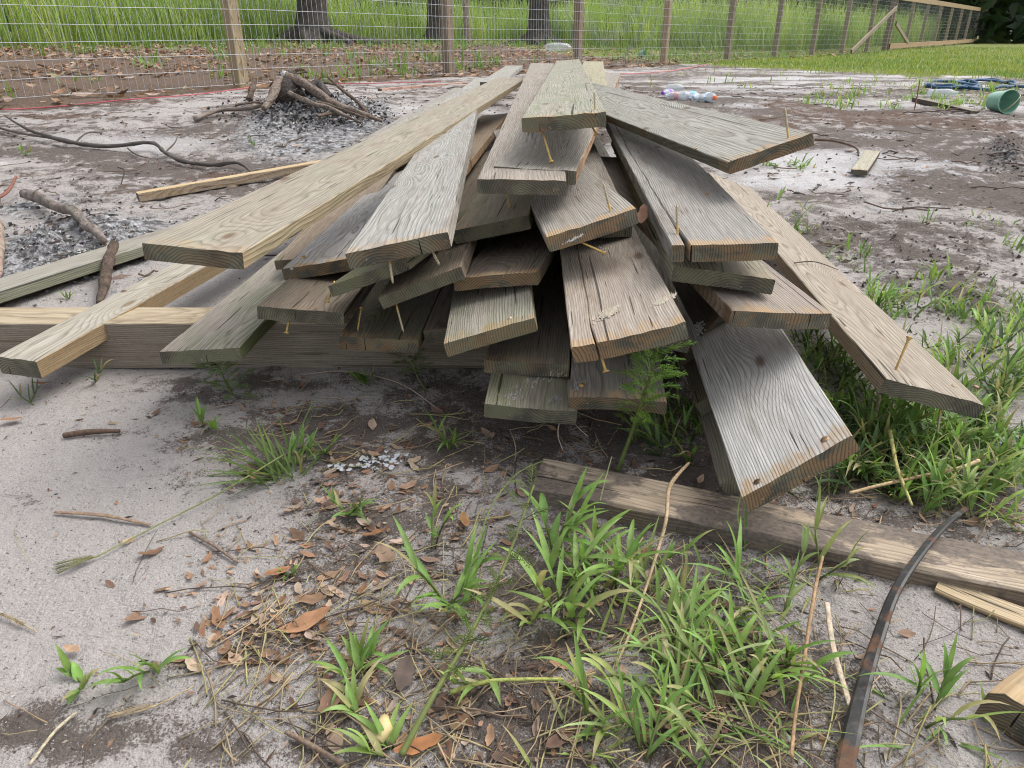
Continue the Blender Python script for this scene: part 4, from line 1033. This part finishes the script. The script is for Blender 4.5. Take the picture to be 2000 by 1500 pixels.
# ------------------------------------------------------------------ near vegetation
G1c=(.185,.31,.075); G2c=(.14,.235,.06); G3c=(.25,.37,.105); GD=(.085,.14,.055)
def tuft(mb,B,n,L,W,rng,col=G1c,spread=.012,elev=(35,85),curl=(.4,1.5),fold=True,bias=None,seg=6):
    for i in range(n):
        th=rng.uniform(0,6.28) if bias is None else rng.gauss(bias[0],bias[1])
        x,y=B.x+rng.gauss(0,spread),B.y+rng.gauss(0,spread); c=vary(col,rng,.25)
        blade(mb,(x,y,gz(x,y)-.002),(math.cos(th),math.sin(th)),L*rng.uniform(.5,1.15),W*rng.uniform(.7,1.2),R(rng.uniform(*elev)),rng.uniform(*curl),tuple(q*.85 for q in c),seg,fold,tuple(q*1.12 for q in c),rng.uniform(-.5,.5))
def crab(mb,B,stems,rng,L=.09,W=.011,h=.09,col=G1c,lean=.5):
    """broad-bladed crabgrass: sprawling stems with alternate leaves"""
    for s in range(stems):
        th=rng.uniform(0,6.28); el=rng.uniform(.5,1.35); d=Vector((math.cos(th),math.sin(th),0)); P=B+Vector((rng.gauss(0,.006),rng.gauss(0,.006),-.002)); hh=h*rng.uniform(.55,1.2); n=rng.randrange(3,6); pts=[P.copy()]
        for i in range(n):
            P=P+(d*math.cos(el)+UP*math.sin(el))*(hh/n); el-=rng.uniform(-.1,.2); pts.append(P.copy())
            a=th+(1 if i%2 else -1)*rng.uniform(.3,1.3); c=vary(col,rng,.22)
            blade(mb,P,(math.cos(a),math.sin(a)),L*rng.uniform(.55,1.15),W*rng.uniform(.8,1.25),R(rng.uniform(25,75)),rng.uniform(.5,1.9),tuple(q*.88 for q in c),7,True,tuple(q*1.1 for q in c),rng.uniform(-.6,.6))
        mb.tube(pts,.0013,5,vary((.15,.20,.06),rng,.2))
        a=th+rng.uniform(-.3,.3); c=vary(col,rng,.2); blade(mb,P,(math.cos(a),math.sin(a)),L*rng.uniform(.6,1.),W*.9,R(rng.uniform(50,85)),rng.uniform(.2,1.2),c,7,True,tuple(q*1.15 for q in c))
def plantobj(name,px,py,fn,label,cat,seed,group=None):
    B=gp(px,py); rng=random.Random(seed); mb=MB(); fn(mb,B,rng)
    o=mb.build(name,LEAF,None,True,tuple(B)); return tag(o,label,cat,group)
PG='grass plants growing around the board pile'
def P_crab(px,py,label,seed,stems=7,L=.09,W=.011,h=.09,col=G1c): plantobj('grass_clump',px,py,lambda m,b,r:crab(m,b,max(2,int(stems*.62+.5)),r,L*.8,W*.74,h*.62,col),label,'grass',seed,PG)
def P_tuft(px,py,label,seed,n=30,L=.12,W=.005,col=G1c,spread=.02,elev=(20,80),curl=(.3,1.5),bias=None): plantobj('grass_clump',px,py,lambda m,b,r:tuft(m,b,n,L,W,r,col,spread,elev,curl,True,bias),label,'grass',seed,PG)
P_tuft(548,930,'narrow-leaved grass tuft on the sand at left, blades sweeping left',101,34,.13,.0048,(.11,.18,.04),.014,(8,60),(.1,1.1),(R(165),1.0))
P_crab(585,905,'small broad-leaved clump right beside the narrow-leaved tuft',102,5,.05,.008,.05)
P_crab(880,1190,'broad-leaved grass clump sprawling left in the foreground',103,8,.085,.0105,.10)
P_crab(1075,1090,'tallest broad-leaved grass clump just in front of the half-buried timber',104,7,.10,.013,.13)
P_crab(1085,1190,'bright broad-leaved grass clump at the middle of the foreground',105,10,.10,.013,.09,G3c)
P_crab(1180,1150,'broad-leaved grass clump right of the bright one',106,8,.09,.011,.10)
P_crab(830,1075,'upright leafy seedling left of the sprawling clump',107,3,.05,.009,.11)
P_crab(690,1320,'low star-shaped grass seedling at lower left of centre',108,6,.06,.009,.03)
P_crab(700,1395,'small pale seedling below the star-shaped one',109,4,.055,.009,.03,G3c)
P_crab(150,1345,'three-leaved seedling on the sand at far lower left',110,3,.045,.012,.03)
P_crab(300,1295,'creeping seedling with one upright leaf near the lower left',111,3,.06,.009,.05)
P_crab(690,1005,'low creeping grass on the dead leaves left of centre',112,5,.05,.008,.04,G2c)
P_crab(720,755,'small weed against the foot of the long beam',113,6,.05,.008,.04,G2c)
P_crab(190,745,'dark sprig under the bluish narrow board',114,4,.05,.007,.05,GD)
P_crab(400,835,'small leafy sprig in the sand below the long beam',115,4,.045,.008,.05)
P_crab(880,870,'low weed in the shade below the pile front',116,6,.06,.008,.05,G2c)
P_crab(60,790,'thin sprig at the left edge of the sand',117,3,.05,.005,.06,GD)
P_crab(640,885,'single leaning leafy shoot above the white scraps',118,2,.04,.006,.10,G1c)
P_tuft(1562,322,'small grass tuft on the bare soil below the wide board end',120,26,.06,.008,G1c,.035,(20,80))
P_tuft(1502,325,'tiny round weed left of the bare soil tuft',121,14,.04,.010,G2c,.02,(20,80))
P_crab(500,285,'tiny green sprig on the sand behind the left boards',122,2,.04,.012,.05,GD)
P_crab(48,303,'lone seedling near the left edge behind the crooked branch',123,3,.05,.02,.04)
P_tuft(1520,388,'single broad blade leaning behind the pale long board',124,2,.13,.010,G1c,.004,(25,40),(.0,.3),(R(35),.2))
P_crab(1790,600,'tall thin seedling standing right of the pale long board',125,4,.09,.008,.16,G3c)
P_crab(1715,600,'leafy clump in the gap right of the pale long board',126,9,.09,.009,.10)
P_crab(1690,500,'small weed on the soil above the leafy clump',127,5,.05,.008,.05,G2c)
P_crab(135,580,'weed in the gap under the long grey board',128,4,.04,.008,.03,G2c)
P_crab(560,1140,'tiny two-leaved sprout on the open sand',129,2,.025,.009,.012)
P_crab(760,1460,'pale curled seedling at the bottom edge',130,3,.06,.010,.03,G3c)
# feathery weeds
def feather(mb,pts,rad,rng,n,ll,col,bare=.1):
    P=spline(pts,40); mb.tube(P,[lerp(rad,rad*.4,i/40) for i in range(41)],6,vary((.17,.21,.07),rng,.1))
    for q in range(n):
        u=bare+(1-bare)*q/n; b=P[int(u*40)]; th=q*2.4+rng.uniform(-.4,.4); L_=ll*rng.uniform(.6,1.15); el=rng.uniform(-.1,.7)
        d=Vector((math.cos(th)*math.cos(el),math.sin(th)*math.cos(el),math.sin(el))); s=d.cross(UP).normalized(); nr=s.cross(d); m=9; cc=vary(col,rng,.25); prev=b
        for i in range(1,m+1):
            v=i/m; p=b+d*L_*v+UP*L_*.12*math.sin(v*2.5); mb.tube([prev,p],[.00065,.0005],3,cc,False); prev=p
            if i>2:
                for sg in(-1,1):
                    l2=L_*.42*(1-.55*v)*rng.uniform(.6,1.1); e2=p+(d*.75+s*sg*.75+nr*rng.uniform(-.3,.3)).normalized()*l2
                    mb.tube([p,e2],[.0005,.00035],3,cc,False)
                    md=p.lerp(e2,.55)
                    for s2 in(-1,1): mb.tube([md,md+((e2-p).normalized()*.8+s*s2*.5+nr*rng.uniform(-.5,.5)).normalized()*l2*.42],[.0004,.0003],3,cc,False)
def featherobj(pts,label,seed,n,ll,rad=.003,col=(.19,.32,.06),bare=.1):
    rng=random.Random(seed); mb=MB(); feather(mb,pts,rad,rng,n,ll,col,bare); o=mb.build('feathery_weed',LEAF,None,True,tuple(pts[0])); return tag(o,label,'weed')
b=gp(1206,918); zz=depth(b)
featherobj([b,at(1232,850,zz-.03),at(1255,780,zz-.08),at(1272,730,zz-.13),at(1283,680,zz-.17)],'feathery green weed climbing in front of the low stack',140,52,.042,.0035,bare=.3)
b=gp(455,772); zz=depth(b)
featherobj([b,at(440,745,zz-.02),at(425,715,zz-.03),at(400,700,zz-.03)],'feathery weed at the corner of the mossy sloping board',141,26,.05,.002,(.19,.30,.07),.05)
b=gp(835,765); zz=depth(b)
featherobj([b,at(815,735,zz-.02),at(804,700,zz-.02)],'drooping dried feathery weed against the long beam',142,18,.035,.002,(.15,.19,.08),.5)
b=gp(785,1490,.01); 
featherobj([b,gp(850,1405,.03),gp(920,1310,.05),gp(985,1215,.08),gp(1040,1120,.13)],'half-dead feathery stem leaning through the foreground grass',143,26,.03,.0035,(.13,.17,.05),.35)
# ------------------------------------------------------------------ dense grass on both sides as stuff
mb=MB(); rng=random.Random(201)
def dens_right(px,py):
    # thick weeds right of the pile and around its right foot
    a=math.exp(-(((px-1780)/190)**2+((py-890)/130)**2)); b=math.exp(-(((px-1640)/110)**2+((py-720)/90)**2)); c=math.exp(-(((px-1960)/120)**2+((py-740)/100)**2)); d=math.exp(-(((px-1320)/60)**2+((py-850)/60)**2))*.6
    return max(a,b,c,d)
cnt=0
while cnt<430:
    px=rng.uniform(1240,2150); py=rng.uniform(600,1015)
    if rng.random()>dens_right(px,py): continue
    B=gp(px,py)
    if py>980 and px>1500 and px<1800: continue
    cnt+=1; k=rng.random()
    col=vary(rng.choice([G1c,G3c,G2c,G2c,GD]),rng,.2)
    if k<.6: crab(mb,B,rng.randrange(1,3),rng,rng.uniform(.04,.075),rng.uniform(.005,.0085),rng.uniform(.02,.07),col)
    else: tuft(mb,B,rng.randrange(4,9),rng.uniform(.04,.10),rng.uniform(.003,.0055),rng,col,.014,(15,85),(.2,1.6),True,None,5)
o=mb.build('weedy_grass',LEAF); tag(o,'thick weedy grass right of the pile',None,None,'stuff')
mb=MB(); rng=random.Random(202); cnt=0
def dens_front(px,py):
    a=math.exp(-(((px-1400)/170)**2+((py-1260)/140)**2)); b=math.exp(-(((px-1320)/260)**2+((py-1420)/90)**2))*.75; c=math.exp(-(((px-1160)/110)**2+((py-1110)/60)**2))*.7; d=math.exp(-(((px-1440)/120)**2+((py-1120)/35)**2))*.8; e=math.exp(-(((px-1800)/90)**2+((py-1420)/60)**2))*.45
    return max(a,b,c,d,e)
while cnt<88:
    px=rng.uniform(900,2000); py=rng.uniform(1040,1560)
    if rng.random()>dens_front(px,py): continue
    B=gp(px,py); cnt+=1; k=rng.random(); col=vary(rng.choice([G1c,G3c,G3c,G1c,(.25,.31,.12)]),rng,.2)
    if k<.3: crab(mb,B,rng.randrange(1,3),rng,rng.uniform(.04,.08),rng.uniform(.004,.008),rng.uniform(.03,.08),col)
    else: tuft(mb,B,rng.randrange(3,8),rng.uniform(.04,.10),rng.uniform(.0028,.0055),rng,col,.018,(0,60),(.1,1.3),True,None,5)
o=mb.build('foreground_grass',LEAF); tag(o,'tangled green grass at the front right',None,None,'stuff')
# sparse sprigs on the soil at right
mb=MB(); rng=random.Random(203)
for i in range(150):
    px=rng.uniform(1480,2050); py=rng.choice([rng.uniform(400,640),rng.uniform(560,700)])
    B=gp(px,py)
    if mn.noise((B.x*2,B.y*2,1))<.0: continue
    tuft(mb,B,rng.randrange(2,7),rng.uniform(.03,.09),rng.uniform(.004,.008),rng,vary(rng.choice([G1c,G2c]),rng,.2),.012)
for i in range(170):
    px=rng.uniform(1560,2000); py=rng.uniform(150,215); B=gp(px,py)
    if mn.noise((B.x*1.2,B.y*.8,5))<.05: continue
    tuft(mb,B,rng.randrange(4,9),rng.uniform(.04,.10),rng.uniform(.008,.014),rng,vary(rng.choice([G1c,G3c]),rng,.2),.03,seg=3)
o=mb.build('sparse_weeds',LEAF); tag(o,'sparse weeds dotted over the soil right of the pile',None,None,'stuff')
# ------------------------------------------------------------------ dead leaves, straw, chips
BL=[(640,1160,150,100),(560,1235,110,50),(850,940,140,60),(700,1080,90,60),(1010,1190,180,110),(600,800,200,30),(920,1400,160,60),(690,970,60,40),(1280,1360,160,80),(480,1190,60,40),(1130,880,200,50),(1750,1000,150,40),(1800,640,120,60)]
mb=MB(); rng=random.Random(301)
for i in range(1300):
    b=rng.choice(BL); px,py=rng.gauss(b[0],b[2]*1.35),rng.gauss(b[1],b[3]*1.35)
    if py>1560 or py<640: continue
    P=gp(px,py,rng.uniform(.0005,.0045)); L_=rng.choice([rng.uniform(.004,.010)]*5+[rng.uniform(.010,.022)]*3+[rng.uniform(.022,.040)])
    deadleaf(mb,P,L_,L_*rng.uniform(.3,.5),rng.uniform(0,6.3),vary(rng.choice(LEAFC),rng,.2),rng,.9)
o=mb.build('dead_leaf_litter',DRY); tag(o,'small dead leaves scattered over the sand in front',None,None,'stuff')
BIG=[(600,1225,.062,.028,R(15),(.42,.23,.13),'large orange-brown leaf on the sand left of the grass'),(545,1130,.034,.02,R(40),(.33,.17,.09),'folded brown leaf above the large orange-brown one'),
 (818,1468,.045,.017,R(20),(.37,.17,.075),'glossy orange leaf at the bottom edge'),(790,1330,.04,.02,R(80),(.12,.09,.075),'dark grey oval leaf standing near the star-shaped seedling'),
 (85,760,.038,.013,R(5),(.36,.18,.09),'slim orange leaf below the bluish narrow board'),(25,826,.035,.016,R(20),(.33,.18,.10),'orange leaf at the left edge of the sand'),
 (755,1100,.045,.022,R(120),(.30,.21,.145),'pale curled leaf among the litter near the centre'),(908,1030,.03,.014,R(100),(.34,.19,.09),'small upright brown leaf right of the seedling'),
 (650,1380,.035,.02,R(60),(.24,.15,.10),'torn brown leaf left of the pale seedling'),(145,1280,.022,.011,R(160),(.40,.27,.18),'single tan leaf alone on the grey sand'),
 (735,1050,.04,.02,R(10),(.27,.14,.075),'reddish-brown leaf on the litter below the white scraps'),(610,1180,.04,.018,R(170),(.27,.17,.11),'brown leaf just above the large orange-brown one')]
rng=random.Random(302)
for px,py,L_,W_,th,c,lab in BIG:
    P=gp(px,py,.009); mb=MB(); deadleaf(mb,P,L_,W_,th,c,rng,.7); o=mb.build('dead_leaf',DRY,None,True,tuple(P)); tag(o,lab,'leaf','dead leaves on the sand')
P=at(1255,418,depth(BOARDS['K5'][1].translation)+.12); mb=MB(); deadleaf(mb,P,.035,.018,R(70),(.30,.17,.12),rng,.6,.9); o=mb.build('dead_leaf',DRY,None,True,tuple(P)); tag(o,'brown leaf wedged between the yellow-striped and the split board','leaf','dead leaves on the sand')
mb=MB(); rng=random.Random(303)
for i in range(20000):
    y=.25+rng.random()**1.3*2.6; x=rng.uniform(-1,1)*(.35+y*.95)
    n_=mn.noise((x*2.5,y*2.5,3.)); 
    dd_=field(DIRT,x,y)
    if rng.random()>.16+.5*n_+.75*min(dd_,.9): continue
    s=rng.choice([rng.uniform(.0015,.0035)]*4+[rng.uniform(.003,.009)]); a=rng.uniform(0,6.3); l=s*rng.uniform(1.2,3.); w=s*.5; z=gz(x,y)+.0012
    c=vary(rng.choice([(.045,.035,.03),(.07,.05,.04),(.13,.08,.055),(.2,.13,.09),(.03,.026,.024),(.34,.27,.21)]),rng,.3)
    dx,dy=math.cos(a)*l/2,math.sin(a)*l/2; ex,ey=-math.sin(a)*w/2,math.cos(a)*w/2; h=rng.uniform(.0,.0025)
    q=[mb.add((x-dx,y-dy,z),c),mb.add((x+ex,y+ey,z+h),c),mb.add((x+dx,y+dy,z+h*.5),c),mb.add((x-ex,y-ey,z),c)]; mb.face(tuple(q))
o=mb.build('bark_chips',DRY); tag(o,'dark bark flecks scattered on the sand',None,None,'stuff')
mb=MB(); rng=random.Random(304)
SB=[(1330,1330,260,130),(640,1180,130,100),(880,850,200,50),(1600,1330,160,120),(1250,1450,300,50),(1050,1150,200,120),(1850,980,140,60),(420,1320,200,70),(700,1230,200,90)]
for i in range(1300):
    b=rng.choice(SB); px,py=rng.gauss(b[0],b[2]*1.6),rng.gauss(b[1],b[3]*1.5)
    if py<620 or py>1600 or (px<400 and rng.random()<.85): continue
    P=gp(px,py,.003); th=rng.gauss(.5,1.); L_=rng.uniform(.02,.10); d=Vector((math.cos(th),math.sin(th),0)); k=rng.uniform(-.3,.3); s=Vector((-d.y,d.x,0))
    pts=[]
    for q in range(5):
        u=q/4; X=P+d*L_*(u-.5)+s*L_*k*(u-.5)**2; X.z=gz(X.x,X.y)+.002+.012*rng.random()*(u); pts.append(X)
    c=vary(rng.choice([(.40,.31,.19),(.33,.25,.16),(.22,.16,.11),(.12,.09,.07),(.36,.33,.16)]),rng,.2)
    mb.tube(pts,rng.uniform(.0004,.0010),4,c)
o=mb.build('straw',DRY); tag(o,'dry straw and rootlets littering the ground',None,None,'stuff')
mb=MB(); rng=random.Random(305)
for i in range(5200):
    y=1.8+rng.random()**1.2*5.; x=rng.uniform(-1,1)*(.4+y*.85)
    if fence_s(x,y)>-.2 or mn.noise((x*1.1,y*2.2,13.))<-.12 or y>lawn_edge(x): continue
    s_=rng.choice([rng.uniform(.004,.010)]*4+[rng.uniform(.01,.022)]); a=rng.gauss(0,.8); l=s_*rng.uniform(1.5,3.5); w=s_*.5; z=gz(x,y)+.002
    c=vary(rng.choice([(.06,.045,.04),(.09,.065,.052),(.13,.09,.07),(.17,.13,.11),(.05,.043,.04),(.28,.2,.15)]),rng,.3)
    dx,dy=math.cos(a)*l/2,math.sin(a)*l/2; ex,ey=-math.sin(a)*w/2,math.cos(a)*w/2; h=rng.uniform(.001,.008)
    q=[mb.add((x-dx,y-dy,z),c),mb.add((x+ex,y+ey,z+h),c),mb.add((x+dx,y+dy,z+h*.5),c),mb.add((x-ex,y-ey,z-.001),c)]; mb.face(tuple(q))
for i in range(330):
    y=1.8+rng.random()*5; x=rng.uniform(-1,1)*(.4+y*.8)
    if fence_s(x,y)>-.2 or y>lawn_edge(x): continue
    th=rng.gauss(0,.7); L_=rng.uniform(.04,.22); d=Vector((math.cos(th),math.sin(th),0)); pts=[]
    for q in range(5):
        X=Vector((x,y,0))+d*L_*q/4+Vector((-d.y,d.x,0))*L_*rng.gauss(0,.07); X.z=gz(X.x,X.y)+.003+.01*rng.random(); pts.append(X)
    mb.tube(pts,rng.uniform(.0012,.0032),5,vary(rng.choice([(.09,.065,.055),(.16,.115,.09),(.24,.18,.14)]),rng,.25))
o=mb.build('soil_debris',DRY); tag(o,'dark bark bits and rootlets strewn over the soil behind the pile',None,None,'stuff')
# single stalks and twigs one can point to
def stalk(pts,rad,label,col,seed,name='dry_stalk',cat='stalk',flat=1.,n=6): return stick(name,pts,rad,label,cat,TWIG,col,n,24,.2,seed,None,None,flat)
stalk([onz(1345,905,.05),onz(1308,950,.055),onz(1302,1010,.05),gp(1284,1105,.035),gp(1240,1240,.03),gp(1200,1330,.015)],[.0022,.0028,.0023,.002,.0016,.0012],'long pale dry stalk bent over the timber into the grass',(.40,.30,.19),401)
stalk([gp(1592,1150,.05),gp(1580,1200,.045),gp(1565,1300,.03),gp(1548,1420,.02),gp(1538,1510,.02)],[.0016,.002,.002,.0018,.0018],'brown stalk standing left of the black strap',(.33,.215,.125),402)
stalk([gp(1606,1215,.03),gp(1622,1290,.02),gp(1655,1395,.012)],[.003,.0032,.003],'flat pale stalk beside the black strap',(.46,.38,.29),403,flat=.4)
stalk([gp(880,1372,.012),gp(960,1362,.02),gp(1100,1355,.02)],[.0025,.0022,.0015],'yellow-green stem lying across the bottom centre',(.30,.32,.10),404)
stalk([gp(1650,1000,.03),gp(1740,985,.035),gp(1850,970,.045),gp(1892,958,.05)],[.002,.0025,.0025,.003],'pale straw stalk lying in the weeds right of the silver board',(.42,.31,.18),405)
stalk([gp(1720,910,.06),gp(1738,970,.045),gp(1765,1040,.04)],[.003,.003,.002],'bent yellowish stem in the weeds above the timber',(.34,.32,.13),406)
stalk([at(1718,770,1.15),gp(1700,850,.04),gp(1690,890,.01)],[.003,.0032,.003],'straight pale stem rising under the end of the pale long board',(.40,.36,.22),407)
stalk([gp(918,1108),at(938,1045,depth(gp(918,1108))+.02),at(965,980,depth(gp(918,1108))+.05),at(1010,925,depth(gp(918,1108))+.08),at(1063,899,depth(gp(918,1108))+.12)],[.0012,.0011,.001,.0009,.0007],'thin green seed stem arching up to the timber end',(.21,.26,.09),408,'seed_stem','grass stem')
def seedhead(px,py,dirs_,L_,col,o,rng):
    mb=MB(); b=gp(px,py,.006)
    for th in dirs_:
        d=Vector((math.cos(th),math.sin(th),0)); e=b+d*L_; mb.tube([b,b+d*L_*.5+UP*.003,e],[.0009,.0008,.0005],4,col)
        for q in range(22):
            u=.08+.9*q/22; s=Vector((-d.y,d.x,0))*(1 if q%2 else -1); p=b+d*L_*u+UP*.002; c=vary(col,rng,.2)
            mb.tube([p,p+(d*.8+s*.5+UP*.2)*.006],[.0008,.0003],4,c)
    m=mb.build('seed_head',LEAF,None,True); m.parent=o; m.matrix_local=Matrix.Translation(-Vector(o.location))
rng=random.Random(9)
o=stalk([gp(560,915,.03),gp(470,960,.02),gp(400,993,.012),gp(300,1040,.007),gp(190,1092,.006)],[.0013,.0012,.0011,.001,.001],'long green seed stem lying across the grey sand, tip pointing lower left',(.22,.25,.10),409,'seed_stem','grass stem')
seedhead(190,1092,[R(200),R(212),R(226)],.045,(.22,.22,.10),o,rng)
o=stalk([gp(1440,1072,.03),gp(1432,1050,.05),gp(1450,985,.09)],[.0012,.0011,.001],'upright seed head standing in front of the silver board corner',(.22,.28,.10),410,'seed_stem','grass stem')
o=stalk([gp(-20,1200,.004),gp(20,1215,.006),gp(75,1240,.004)],[.001,.001,.0008],'pale dry seed head at the left edge of the sand',(.42,.34,.22),411,'seed_stem','grass stem'); seedhead(0,1207,[R(-25)],.045,(.42,.33,.2),o,rng)
o=stalk([gp(220,1405,.004),gp(300,1385,.006),gp(380,1345,.006)],[.001,.001,.0008],'dry seed head lying on the dark soil at lower left',(.36,.28,.18),412,'seed_stem','grass stem'); seedhead(300,1383,[R(200)],.04,(.38,.3,.19),o,rng)
stalk([gp(60,1500,.006),gp(110,1440,.008),gp(152,1400,.006)],[.0016,.0015,.0012],'bundle of pale straw at the bottom left corner',(.42,.36,.25),413)
stalk([gp(126,857,.006),gp(180,852,.008),gp(236,846,.006)],[.0042,.0045,.003],'short dark twig on the sand below the bluish board',(.12,.08,.06),414,'twig','twig')
stalk([gp(110,1008,.005),gp(200,1015,.006),gp(296,1031,.004)],[.0028,.0035,.002],'split tan twig lying on the open grey sand',(.26,.185,.13),415,'twig','twig',.5)
stalk([gp(372,1045,.004),gp(420,1075,.006),gp(466,1108,.004)],[.0022,.0026,.0018],'brown twig on the sand right of the long seed stem',(.2,.15,.12),416,'twig','twig')
stalk([gp(560,1440,.006),gp(610,1465,.006),gp(680,1510,.006)],[.002,.0028,.003],'brown twig at the bottom edge left of centre',(.19,.135,.10),417,'twig','twig')
stalk([gp(1170,1010,.03),gp(1180,985,.05),gp(1190,960,.06)],[.001,.001,.0007],'thin upright grass spike by the timber end',(.3,.3,.16),418,'seed_stem','grass stem')
bx=BOARDS['S2'][1].translation
stalk([at(1085,765,1.12),at(1110,800,1.11),at(1125,830,1.10),at(1148,852,1.09)],[.0009,.001,.0009,.0007],'thin dry rootlet hanging over the lowest board',(.30,.24,.19),419,'rootlet','rootlet')
stalk([at(1122,805,1.09),at(1096,820,1.09),at(1090,850,1.09),at(1100,880,1.09)],[.0009,.001,.0009,.0007],'thin looped rootlet below the lowest board corner',(.32,.27,.22),420,'rootlet','rootlet')
stalk([gp(590,742,.01),gp(680,738,.012),gp(780,760,.01),gp(850,800,.008)],[.0014,.0015,.0014,.001],'pale rootlet running over the soil below the long beam',(.30,.25,.21),421,'rootlet','rootlet')
stalk([hit_top('N',1551,517)+UP*.004,hit_top('N',1590,517)+UP*.007,hit_top('N',1636,530)+UP*.004],[.0016,.0013,.0008],'short dark twig resting on the pale long board',(.08,.065,.05),422,'twig','twig')
stalk([gp(1590,283,.02),gp(1630,290,.03),gp(1668,303,.02),gp(1676,308,.0)],[.006,.006,.005,.004],'bent bare twig on the soil right of the wide board end',(.16,.115,.09),423,'twig','twig')
# white scraps in the litter
mb=MB(); rng=random.Random(500)
for i in range(70):
    px,py=rng.gauss(735,26),rng.gauss(912,9)
    if i>54: px,py=rng.gauss(662,8),rng.gauss(920,5)
    P=gp(px,py,.004); r=rng.uniform(.0015,.006); n=[]; c=vary((.42,.44,.46),rng,.1)
    for k_ in range(6):
        a=k_*1.05; n.append(mb.add(P+Vector((math.cos(a)*r*rng.uniform(.5,1.1),math.sin(a)*r*rng.uniform(.5,1.1),rng.uniform(0,.003))),c))
    for k_ in range(1,5): mb.face((n[0],n[k_],n[k_+1]))
o=mb.build('paper_scraps',PAPER,None,False); tag(o,'shreds of white paper in the litter below the pile',None,None,'stuff')
P=gp(740,1462,.008); mb=MB(); mb.tube([P,P+Vector((.004,.012,.003)),P+Vector((.002,.024,.0))],[.006,.009,.005],8,(.55,.44,.22),True,.4); o=mb.build('wood_chip',PAPER,None,True,tuple(P)); tag(o,'pale yellow wood chip at the bottom edge left of the glossy leaf','wood chip')
# ------------------------------------------------------------------ light
w=bpy.data.worlds.new('World'); S.world=w; w.use_nodes=True; nt=w.node_tree; bg=nt.nodes['Background']
sky=nt.nodes.new('ShaderNodeTexSky'); sky.sky_type='NISHITA'; sky.sun_disc=False
SUN_EL=R(58); SUN_AZ=R(62)      # azimuth measured clockwise from +y (away from the camera)
sky.sun_elevation=SUN_EL; sky.sun_rotation=SUN_AZ; sky.air_density=1.; sky.dust_density=3.; sky.ozone_density=1.
hs=nt.nodes.new('ShaderNodeHueSaturation'); hs.inputs['Saturation'].default_value=.22; nt.links.new(sky.outputs[0],hs.inputs['Color']); nt.links.new(hs.outputs[0],bg.inputs[0]); bg.inputs[1].default_value=.15
l=bpy.data.lights.new('sun','SUN'); l.energy=.85; l.angle=R(35); l.color=(1.,.965,.91); lo=bpy.data.objects.new('sun',l); COL.objects.link(lo)
dv=Vector((math.sin(SUN_AZ)*math.cos(SUN_EL),math.cos(SUN_AZ)*math.cos(SUN_EL),math.sin(SUN_EL))); lo.rotation_euler=dv.to_track_quat('Z','Y').to_euler(); lo.location=(3,2,8)
vs=S.view_settings; S.display_settings.display_device='sRGB'; vs.view_transform='Standard'; vs.look='None'; vs.gamma=1.; vs.exposure=1.08; vs.use_curve_mapping=False
S.render.engine='CYCLES'; S.cycles.use_denoising=True; S.cycles.filter_width=1.1; S.cycles.max_bounces=6; S.cycles.diffuse_bounces=3; S.cycles.transparent_max_bounces=12
try: S.cycles.denoiser='OPENIMAGEDENOISE'
except Exception: pass
S.render.use_persistent_data=False
